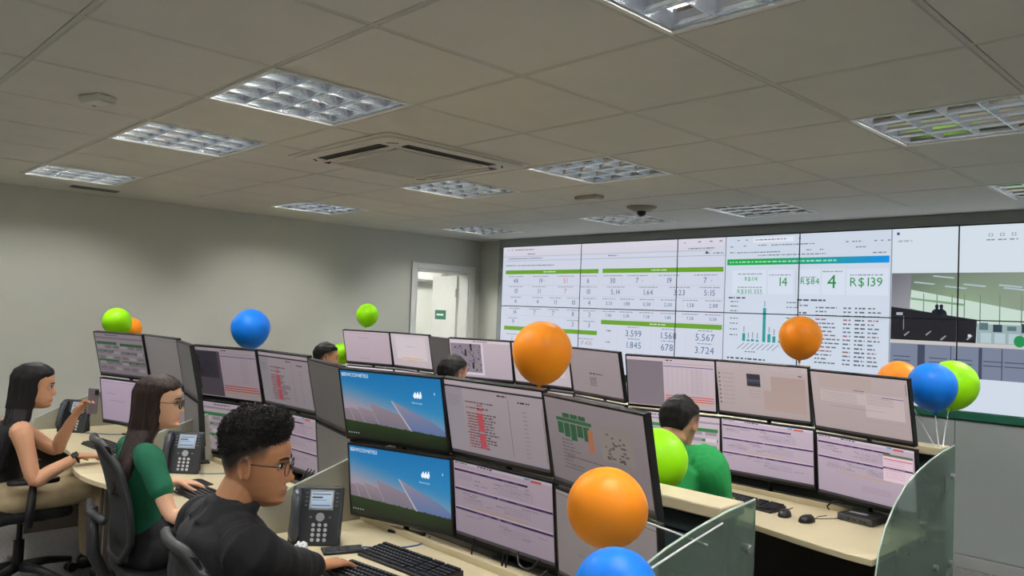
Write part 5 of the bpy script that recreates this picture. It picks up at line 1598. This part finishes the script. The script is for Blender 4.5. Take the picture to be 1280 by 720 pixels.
M_EYE = mat('eye_white', (214, 208, 200), 0.2, var=0.02); M_IRIS = mat('eye_iris', (38, 24, 16), 0.15, var=0.05); M_BROW = mat('brow_hair', (26, 20, 18), 0.8, var=0.1)
def face_bits(Mh, root, brow_m, female, glasses=None):
    for s in (-1, 1):
        b = MB()
        vs = []; fs = []
        n, m_ = 16, 10
        for i in range(m_+1):
            ph = PI*i/m_
            for k in range(n):
                a = 2*PI*k/n
                vs.append(Mh @ (Vector((.0665, s*.031, .002))+Vector((math.cos(ph)*.0125, math.sin(ph)*math.cos(a)*.0125, math.sin(ph)*math.sin(a)*.0105)))-root.location)
        mi = []
        for i in range(m_):
            for k in range(n): fs.append((i*n+k, i*n+(k+1) % n, (i+1)*n+(k+1) % n, (i+1)*n+k)); mi.append(1 if i < 3 else 0)
        b.add(vs, fs); b.m = mi
        b.build('eye', [M_EYE, M_IRIS], root, smooth=True)
        pts = []
        for k in range(7):
            t = k/6; y = s*(.014+.036*t); z = .0225+.006*math.sin(PI*t*0.8)-.003*t
            x, yy = head_radius(z, math.atan2(s*(.014+.036*t)/.072, 1.0)*1.0, female)
            # nearest outline point with that y
            best = min(((abs(head_radius(z, s*R(q), female)[1]-y), head_radius(z, s*R(q), female)) for q in range(0, 80, 2)), key=lambda w: w[0])[1]
            pts.append(Mh @ Vector((best[0]+.0008, best[1], z))-root.location)
        MB().tube(pts, [.002, .0036, .004, .0038, .0034, .0026, .0014], 6).build('eyebrow', brow_m, root, smooth=True)
        # upper lid line / lashes
        pts = []
        for k in range(7):
            t = k/6; y = s*(.018+.027*t); z = .006+.006*math.sin(PI*t)-.002*t
            pts.append(Mh @ Vector((.0795-.35*max(0, abs(y)-.024)-0.02*t*t*0.3, y, z))-root.location)
        MB().tube(pts, .0016, 5).build('eyelash', brow_m, root)
    if glasses:
        gm, ry, rz, grim = glasses
        fr_ = MB()
        for s in (-1, 1):
            ring = []
            for k in range(21):
                a = 2*PI*k/20
                ring.append(Mh @ Vector((.094-.12*max(0, abs(s*.033+ry*math.cos(a))-.03), s*.034+ry*math.cos(a), -.002+rz*math.sin(a)))-root.location)
            fr_.tube(ring, grim, 6)
            fr_.tube([Mh @ Vector(p)-root.location for p in ((.0905, s*(.034+ry), .006), (.082, s*.073, .008), (.04, s*.0775, .008), (-.01, s*.0785, .010), (-.022, s*.0785, -.004))], .0018, 5)
        fr_.tube([Mh @ Vector(p)-root.location for p in ((.095, .034-ry, .002), (.103, 0, .007), (.095, -.034+ry, .002))], .0020, 6)
        fr_.build('glasses', gm, root, smooth=True)

def make_person(sp):
    neck = Vector(sp['neck']); pel = Vector(sp['pelvis'])
    face = R(sp.get('yaw', 0))
    fw = Vector((math.cos(face), math.sin(face), 0)); lf = Vector((-fw.y, fw.x, 0))
    root = thing('person', sp['label'], 'person', (pel.x, pel.y, 0), 0)
    k = sp.get('k', 1.0); fem = sp.get('female', False); vx = sp.get('voxel', 0.004)
    hs = sp.get('hscale', 1.0)
    Mh = Matrix.Translation(Vector(sp['head'])) @ Matrix.Rotation(R(sp['hyaw']), 4, 'Z') @ Matrix.Rotation(R(sp['hpitch']), 4, 'Y') @ Matrix.Rotation(R(sp.get('hroll', 0)), 4, 'X') @ Matrix.Scale(hs, 4)
    SL = neck+lf*sp.get('shw', .175)+Vector((0, 0, -.055))+fw*sp.get('shf', 0.0); SR = neck-lf*sp.get('shw', .175)+Vector((0, 0, -.055))+fw*sp.get('shf', 0.0)
    if 'SL' in sp: SL = Vector(sp['SL'])
    if 'SR' in sp: SR = Vector(sp['SR'])
    WL, WR_ = Vector(sp['WL']), Vector(sp['WR'])
    u, f = sp.get('ul', .285)*k, sp.get('fl', .25)*k
    EL = ik(SL, WL, u, f, sp.get('poleL', (-.3, .6, -.7))); ER = ik(SR, WR_, u, f, sp.get('poleR', (-.3, -.6, -.7)))
    WL = EL+(WL-EL).normalized()*f; WR_ = ER+(WR_-ER).normalized()*f
    tw = sp.get('tw', 1.0)
    spine = [pel+Vector((0, 0, -.02)), pel.lerp(neck, .28)-fw*.015, pel.lerp(neck, .62)-fw*.03, pel.lerp(neck, .86)-fw*.012, neck+Vector((0, 0, -.015))]
    trad = [(.165*tw, .125*tw), (.135*tw, .105*tw), (.158*tw, .118*tw), (.165*tw, .095*tw), (.070, .062)]
    if fem: trad = [(.165*tw, .125*tw), (.118*tw, .092*tw), (.140*tw, .115*tw), (.145*tw, .085*tw), (.060, .055)]
    body = []
    body.append(loft(spine, trad, lf, 24, 5))
    hn = Mh @ Vector((-.028, 0, -.075))
    nk = .051 if fem else .060
    body.append(loft([neck+Vector((0, 0, -.05)), neck.lerp(hn, .5), hn+Vector((0, 0, .02))], [nk*1.12, nk, nk], lf, 18, 4))
    hv, hf = head_mesh(fem)
    body.append(([Mh @ v for v in hv], hf))
    if sp.get('ears', True):
        for s in (-1, 1):
            for ev, ef in ear_mesh(s): body.append(([Mh @ v for v in ev], ef))
    ar = sp.get('ar', 1.0)
    ymid = neck+Vector((0, 0, -.055))-fw*.008
    yk = (.046 if fem else .056)*(1.0 if fem else min(ar, 1.08))
    yoke = [SL.lerp(SR, .06), SL.lerp(ymid, .55)+Vector((0, 0, .008)), ymid, SR.lerp(ymid, .55)+Vector((0, 0, .008)), SR.lerp(SL, .06)]
    body.append(loft(yoke, [yk]*5, Vector((0, 0, 1)), 16, 4))
    for S, E, Wp in ((SL, EL, WL), (SR, ER, WR_)):
        body.append(loft([S+(neck-S)*.25+Vector((0, 0, -.02)), S, S.lerp(E, .45), E, E.lerp(Wp, .3), E.lerp(Wp, .7), Wp],
                         [(.058*ar, .062*ar), (.056*ar, .060*ar), .047*ar, .038*ar, .041*ar, .032*ar, (.027*ar, .022*ar)], lf, 16, 4))
    for (Wp, E, key, sgn_) in ((WL, EL, 'handL', 1), (WR_, ER, 'handR', -1)):
        h = sp.get(key, {})
        fd = Vector(h.get('fwd', (Wp-E).normalized())); dn = Vector(h.get('down', (0, 0, -1)))
        th = Vector(h.get('thumb', -lf*sgn_))
        body += hand_prims(Wp, fd, dn, th, h.get('curl', (16, 24, 16)), h.get('spread', 5), 0, h.get('tcurl', 15))
    HL, HR = pel+lf*.095, pel-lf*.095
    KL = Vector(sp['KL']) if 'KL' in sp else HL+fw*.42+lf*.04+Vector((0, 0, .04)); KR = Vector(sp['KR']) if 'KR' in sp else HR+fw*.42-lf*.04+Vector((0, 0, .04))
    ab = sp.get('feet', .03)
    AL, AR = Vector((KL.x, KL.y, .09))+fw*ab, Vector((KR.x, KR.y, .09))+fw*ab
    legs = []
    for Hh, Kk, Aa in ((HL, KL, AL), (HR, KR, AR)):
        legs.append((Hh, Kk, Aa))
        body.append(loft([Hh, Hh.lerp(Kk, .5), Kk, Kk.lerp(Aa, .35), Aa], [.082, .070, .052, .050, .034], lf, 14, 4))
        body.append(loft([Aa+fw*-.03-Vector((0, 0, .045)), Aa+fw*.06-Vector((0, 0, .05)), Aa+fw*.16-Vector((0, 0, .062))], [(.032, .028), (.040, .028), (.036, .018)], lf, 12, 3))
    me = remesh(body, vx, 1, factor=0.4)
    sk = sp['skin']
    Mi = Mh.inverted()
    hairc = sp.get('haircol', (20, 16, 15))
    fade = sp.get('fade', None)
    def colr(co):
        p = Mi @ co
        c = [lin(x) for x in sk]
        if p.length < .2 and p.z > -.13:
            # lips, darkened eye sockets, fade of the cropped hair
            lip = math.exp(-((p.z+.0725)/.0095)**2-(p.y/.023)**2) if p.x > .06 else 0
            lc = [lin(x) for x in sp.get('lip', (150, 84, 76))]
            c = [a+(b-a)*min(1, lip*1.1) for a, b in zip(c, lc)]
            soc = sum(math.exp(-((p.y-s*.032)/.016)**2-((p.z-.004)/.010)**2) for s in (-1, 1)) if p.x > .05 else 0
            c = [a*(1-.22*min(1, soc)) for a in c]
            if fade:
                zl = interp([(-.12, -.055), (-.06, -.05), (-.03, -.015), (0.0, .0), (.03, .012), (.05, .045), (.09, .066)], p.x)
                t = max(0, min(1, (p.z-zl)/.045))*fade
                hc = [lin(x) for x in hairc]
                c = [a+(b-a)*t for a, b in zip(c, hc)]
        return (c[0], c[1], c[2], 1.0)
    paint(me, colr)
    for v in me.vertices: v.co -= root.location
    link('body', me, M_SKIN, root, smooth=True)
    # clothes
    sh = sp['shirt']; g = sh.get('g', .012)
    cl = [loft([spine[0]+Vector((0, 0, sh.get('hem', -.04)))]+spine[1:4]+[neck+Vector((0, 0, sh.get('top', -.03)))], [(a+g*(1.6 if i < 4 else 1.0), b+g*(1.6 if i < 4 else 1.0)) for i, (a, b) in enumerate(trad)], lf, 24, 5)]
    for S, E, Wp in ((SL, EL, WL), (SR, ER, WR_)):
        sl_ = sh.get('sleeve', 1.0)
        if sl_ <= 0: continue
        pth = [S+(neck-S)*.35+Vector((0, 0, -.015)), S]
        r0_ = .046 if sl_ >= 1.5 else .060
        rd = [(r0_*ar+g, (r0_+.004)*ar+g), (.060*ar+g, .066*ar+g)]
        if sl_ >= 1.5:
            pth += [S.lerp(E, .5), E, E.lerp(Wp, .5), E.lerp(Wp, .88)]; rd += [.053*ar+g, .044*ar+g, .038*ar+g*.8, .030*ar+g*.4]
        else:
            pth += [S.lerp(E, .35*sl_), S.lerp(E, .68*sl_)]; rd += [.055*ar+g*1.2, .054*ar+g*1.4]
        cl.append(loft(pth, rd, lf, 18, 5, caps=True))
    if sh.get('sleeve', 1.0) > 0: cl.append(loft(yoke, [yk+g]*5, Vector((0, 0, 1)), 18, 4))
    if sh.get('collar'):
        for a0 in range(-150, 151, 15):
            a = R(a0); d = fw*math.cos(a)+lf*math.sin(a)
            ax_n = (hn-neck).normalized()
            base_ = neck+d*.073
            cl.append(loft([base_-ax_n*.035, base_+ax_n*.022-d*.002, base_+ax_n*.030+d*.006, base_+d*.020-ax_n*.020], [(.020, .008), (.018, .007), (.018, .006), (.018, .006)], d.cross(Vector((0, 0, 1))), 8, 2))
    me = remesh(cl, sh.get('voxel', .007), sh.get('smooth', 8), sh.get('folds', .004), 10.0, sp.get('seed', 1))
    for v in me.vertices: v.co -= root.location
    link(sh.get('name', 'shirt'), me, sh['mat'], root, smooth=True)
    if sh.get('straps'):
        for s in (-1, 1):
            pts = [neck+lf*s*.085-fw*.105+Vector((0, 0, -.20)), neck+lf*s*.088-fw*.080+Vector((0, 0, -.08)), neck+lf*s*.090-fw*.02+Vector((0, 0, -.018)), neck+lf*s*.088+fw*.055+Vector((0, 0, -.07)), neck+lf*s*.08+fw*.085+Vector((0, 0, -.16))]
            v, f_ = loft(pts, [(.014, .006)]*5, lf, 8, 4)
            b = MB(); b.add([p-root.location for p in v], f_); b.build('shoulder_strap', sh['mat'], root, smooth=True)
    tr_ = sp['trousers']
    cl = [loft([pel+Vector((0, 0, .09)), pel, pel+Vector((0, 0, -.05))], [(.155*tw, .118*tw), (.182*tw, .140*tw), (.165*tw, .12*tw)], lf, 20, 4)]
    for Hh, Kk, Aa in legs:
        cl.append(loft([Hh, Hh.lerp(Kk, .5), Kk, Kk.lerp(Aa, .4), Aa+Vector((0, 0, .02))], [.096, .085, .068, .066, .058], lf, 16, 4))
    me = remesh(cl, .010, 4, .004, 9.0, 5)
    for v in me.vertices: v.co -= root.location
    link('trousers', me, tr_, root, smooth=True)
    for Hh, Kk, Aa in legs:
        v, f_ = loft([Aa+fw*-.05-Vector((0, 0, .042)), Aa+fw*.05-Vector((0, 0, .040)), Aa+fw*.14-Vector((0, 0, .055)), Aa+fw*.20-Vector((0, 0, .062))], [(.036, .044), (.046, .046), (.046, .032), (.034, .024)], lf, 14, 4)
        b = MB(); b.add([p-root.location for p in v], f_); b.build('shoe', sp.get('shoe', M_BLACK), root, smooth=True)
    face_bits(Mh, root, sp.get('brow', M_BROW), fem, sp.get('glasses'))
    return root, Mh, dict(EL=EL, ER=ER, WL=WL, WR=WR_, SL=SL, SR=SR, neck=neck)
# ---- cast
M_JACKET = mat('black_jacket', (15, 15, 19), 0.85, var=0.12, scale=40, bump=0.1, bscale=300)
M_TEE = mat('green_tshirt', (6, 84, 58), 0.85, var=0.06, scale=30, bump=0.06, bscale=300)
M_POLO = mat('bright_green_polo', (34, 146, 74), 0.85, var=0.05, scale=30, bump=0.08, bscale=400)
M_TANK = mat('black_tank_top', (20, 19, 22), 0.8, var=0.1, scale=40)
M_NAVY = mat('dark_shirt', (30, 32, 44), 0.85, var=0.1, scale=40)
M_KHAKI = mat('khaki_trousers', (176, 158, 124), 0.85, var=0.06, scale=30, bump=0.06, bscale=300)
M_DARKTR = mat('black_trousers', (22, 22, 25), 0.85, var=0.1, scale=40)
M_VEST = mat('orange_top', (222, 92, 50), 0.7, var=0.05)
H_CURL = mat('curly_black_hair', (22, 18, 17), 0.75, var=0.35, scale=120, bump=0.5, bscale=260)
H_BLACK = hair_mat('long_black_hair', (10, 9, 10), (30, 27, 28)); H_BROWN = hair_mat('long_dark_brown_hair', (24, 17, 15), (58, 42, 36)); H_SHORT = hair_mat('short_black_hair', (16, 14, 14), (38, 34, 32))
M_WIRE = mat('glasses_wire', (60, 54, 48), 0.3, 0.8, var=0.05)

make_chair((1.23, 2.25, 0), R(-8), 'black office chair behind the man in the black jacket', 0.46)
make_chair((1.45, 3.74, 0), R(-8), 'black office chair with tall back under the woman in the green shirt')
make_chair((1.14, 5.14, 0), R(-4), 'black office chair under the woman in khaki trousers')
make_chair((2.98, 2.06, 0), R(4), 'black office chair under the man in the green polo shirt')
make_chair((3.20, 3.95, 0), R(0), 'black office chair of the barely visible person in the second row')
make_chair((3.18, 5.56, 0), R(0), 'black office chair of the far man near the left wall')

_, mh, J = make_person(dict(label='man with curly black hair, wire glasses and black jacket typing in front', head=(1.128, 2.262, 1.166), hscale=1.06, hyaw=-40, hpitch=4, neck=(1.045, 2.29, 1.03), pelvis=(1.12, 2.27, 0.52), yaw=-8,
    SR=(1.03, 2.095, .955), SL=(1.06, 2.49, .955), WR=(1.46, 2.415, .748), WL=(1.36, 2.62, .765), k=1.04, ar=1.0, tw=1.06, poleR=(-.1, -.45, -.9), poleL=(-.3, .7, -.5),
    handR=dict(fwd=(.98, .18, -.06), thumb=(-.2, .97, 0), curl=(6, 16, 12), spread=11), handL=dict(fwd=(1, -.1, -.15)),
    skin=(172, 122, 88), lip=(150, 92, 80), haircol=(34, 28, 26), fade=1.0, glasses=(M_WIRE, .024, .021, .0017), voxel=0.0036,
    shirt=dict(mat=M_JACKET, sleeve=2, g=.016, collar=True, folds=.006, name='jacket', top=-.005, voxel=.0055, smooth=6), trousers=M_DARKTR, seed=2))
hair_curly(mh, _, H_CURL)

gw, mh, J = make_person(dict(label='woman with long brown hair, glasses and green t-shirt using a mouse', female=True, head=(1.361, 3.712, 1.179), hyaw=-30, hpitch=2, neck=(1.285, 3.745, 1.005), pelvis=(1.34, 3.74, 0.52), yaw=-12, hscale=.98,
    SR=(1.275, 3.585, .95), SL=(1.30, 3.905, .95), WR=(1.515, 3.285, .755), WL=(1.52, 3.895, .765), k=.96, ar=.84, tw=.88, poleR=(-.1, -.35, -1), poleL=(-.2, .3, -1),
    handR=dict(fwd=(.86, -.42, -.12), thumb=(.42, .86, 0), curl=(12, 22, 14)), handL=dict(fwd=(.97, -.2, -.16), thumb=(-.2, -.97, 0), curl=(10, 18, 12)),
    skin=(216, 170, 140), lip=(186, 104, 98), glasses=(M_BLACK2, .025, .020, .0032), ears=False, voxel=0.004,
    shirt=dict(mat=M_TEE, sleeve=.86, g=.006, folds=.004, hem=.05), trousers=M_DARKTR, seed=3))
hair_long(mh, gw, H_BROWN, [((1.275, 3.715, 1.005), .083, .058), ((1.22, 3.69, .90), .082, .045), ((1.19, 3.68, .80), .060, .030)])
wl = J['WL']; el = J['EL']
d = (wl-el).normalized(); b = MB(); s = d.orthogonal().normalized(); q = d.cross(s)
b.tube([wl-d*.022-gw.location+(s*math.cos(2*PI*k/16)+q*math.sin(2*PI*k/16))*.029 for k in range(17)], .006, 6).build('bracelet', mat('bracelet_white', (214, 214, 210), 0.4), gw, smooth=True)

bw, mh, J = make_person(dict(label='woman with long black hair, tank top and khaki trousers holding a smartphone', female=True, head=(1.152, 5.026, 1.135), hyaw=-14, hpitch=4, neck=(1.075, 5.055, .96), pelvis=(1.03, 5.10, 0.52), yaw=-4, feet=.02, KR=(1.52, 4.95, .54), KL=(1.52, 5.22, .54), hscale=1.0,
    SR=(1.065, 4.895, .905), SL=(1.085, 5.215, .905), WR=(1.335, 4.80, .765), WL=(1.365, 5.045, .955), k=.96, ar=.95, tw=.98, poleR=(-.5, -.15, -1), poleL=(.25, .2, -1),
    handR=dict(fwd=(.95, .28, -.14), thumb=(-.28, .95, 0), curl=(10, 18, 12)), handL=dict(fwd=(.45, -.25, .85), down=(.6, -.6, -.5), thumb=(-.55, -.6, .3), curl=(25, 40, 30)),
    skin=(198, 148, 116), lip=(176, 96, 90), ears=False, voxel=0.004,
    shirt=dict(mat=M_TANK, sleeve=0, g=.008, folds=.003, top=-.17, straps=True, name='tank_top'), trousers=M_KHAKI, seed=4))
hair_long(mh, bw, H_BLACK, [((1.072, 5.015, .97), .088, .062), ((1.03, 4.99, .84), .085, .050), ((1.0, 4.98, .70), .060, .032)], vol=1.04)
wr, er = J['WR'], J['ER']
d = (wr-er).normalized(); s = d.orthogonal().normalized(); q = d.cross(s)
MB().tube([wr-d*.02-bw.location+(s*math.cos(2*PI*k/16)+q*math.sin(2*PI*k/16))*.028 for k in range(17)], .007, 6).build('watch_strap', M_BLACK2, bw, smooth=True)
up = (Vector((0, -.6, .8))-d*Vector((0, -.6, .8)).dot(d)).normalized()
MB().box(wr-d*.02-bw.location+up*.031, (0.036, 0.030, 0.010), Matrix((d, d.cross(up), up)).transposed()).build('watch_case', M_BLACK2, bw, bev=0.004)
wl = J['WL']
tp = thing('smartphone', 'smartphone held up in the hand of the woman in the tank top', 'smartphone', matrix=Matrix.Translation(wl+Vector((.075, -.062, .088))) @ Matrix.Rotation(R(-62), 4, 'Z') @ Matrix.Rotation(R(-6), 4, 'Y') @ Matrix.Rotation(R(-8), 4, 'X'))
MB().box((0, 0, 0), (0.010, 0.072, 0.148)).build('body', mat('phone_back', (112, 100, 106), 0.3, var=0.05), tp, bev=0.004)
MB().box((-0.0056, 0, 0), (0.0012, 0.066, 0.140)).build('display', M_BLACK2, tp)
MB().box((0.0062, 0.018, 0.05), (0.003, 0.026, 0.030)).build('camera_block', M_BLACK2, tp, bev=0.001)

gm, mh, J = make_person(dict(label='man in a bright green polo shirt seen from behind, head bowed', head=(3.045, 2.024, 1.185), hyaw=8, hpitch=22, neck=(2.965, 2.05, 1.075), pelvis=(2.93, 2.07, 0.56), yaw=0,
    SR=(3.01, 1.85, 1.02), SL=(3.00, 2.25, 1.02), WR=(3.38, 1.98, .785), WL=(3.46, 2.20, .785), k=1.04, ar=1.12, tw=1.1, poleR=(-.15, -.25, -1), poleL=(-.3, .5, -.8), voxel=0.0045,
    skin=(190, 142, 112), haircol=(30, 26, 24), fade=0.8, shirt=dict(mat=M_POLO, sleeve=1.4, g=.016, collar=True, folds=.005, name='polo_shirt', top=-.005, voxel=.0055, smooth=5), trousers=M_DARKTR, seed=6))
hair_short(mh, gm, H_SHORT)
p5_, mh, J = make_person(dict(label='far person whose hair top just shows above the front monitors', head=(3.24, 3.875, 1.245), hyaw=6, hpitch=10, neck=(3.16, 3.89, 1.075), pelvis=(3.13, 3.93, 0.56), yaw=0, WR=(3.55, 3.72, .815), WL=(3.55, 4.08, .815), voxel=0.006,
    skin=(190, 142, 112), haircol=(30, 26, 24), fade=0.8, shirt=dict(mat=M_NAVY, sleeve=1.5, g=.014, voxel=.01), trousers=M_DARKTR, seed=7))
hair_short(mh, p5_, H_SHORT)
p6_, mh, J = make_person(dict(label='far man with short black hair and an orange top near the left wall', head=(3.322, 5.571, 1.232), hyaw=-25, hpitch=4, neck=(3.24, 5.58, 1.06), pelvis=(3.13, 5.57, 0.56), yaw=0, WR=(3.62, 5.42, .815), WL=(3.62, 5.75, .815), voxel=0.006,
    skin=(190, 142, 112), haircol=(30, 26, 24), fade=0.8, shirt=dict(mat=M_VEST, sleeve=1.5, g=.014, voxel=.01), trousers=M_DARKTR, seed=8))
hair_short(mh, p6_, H_SHORT)
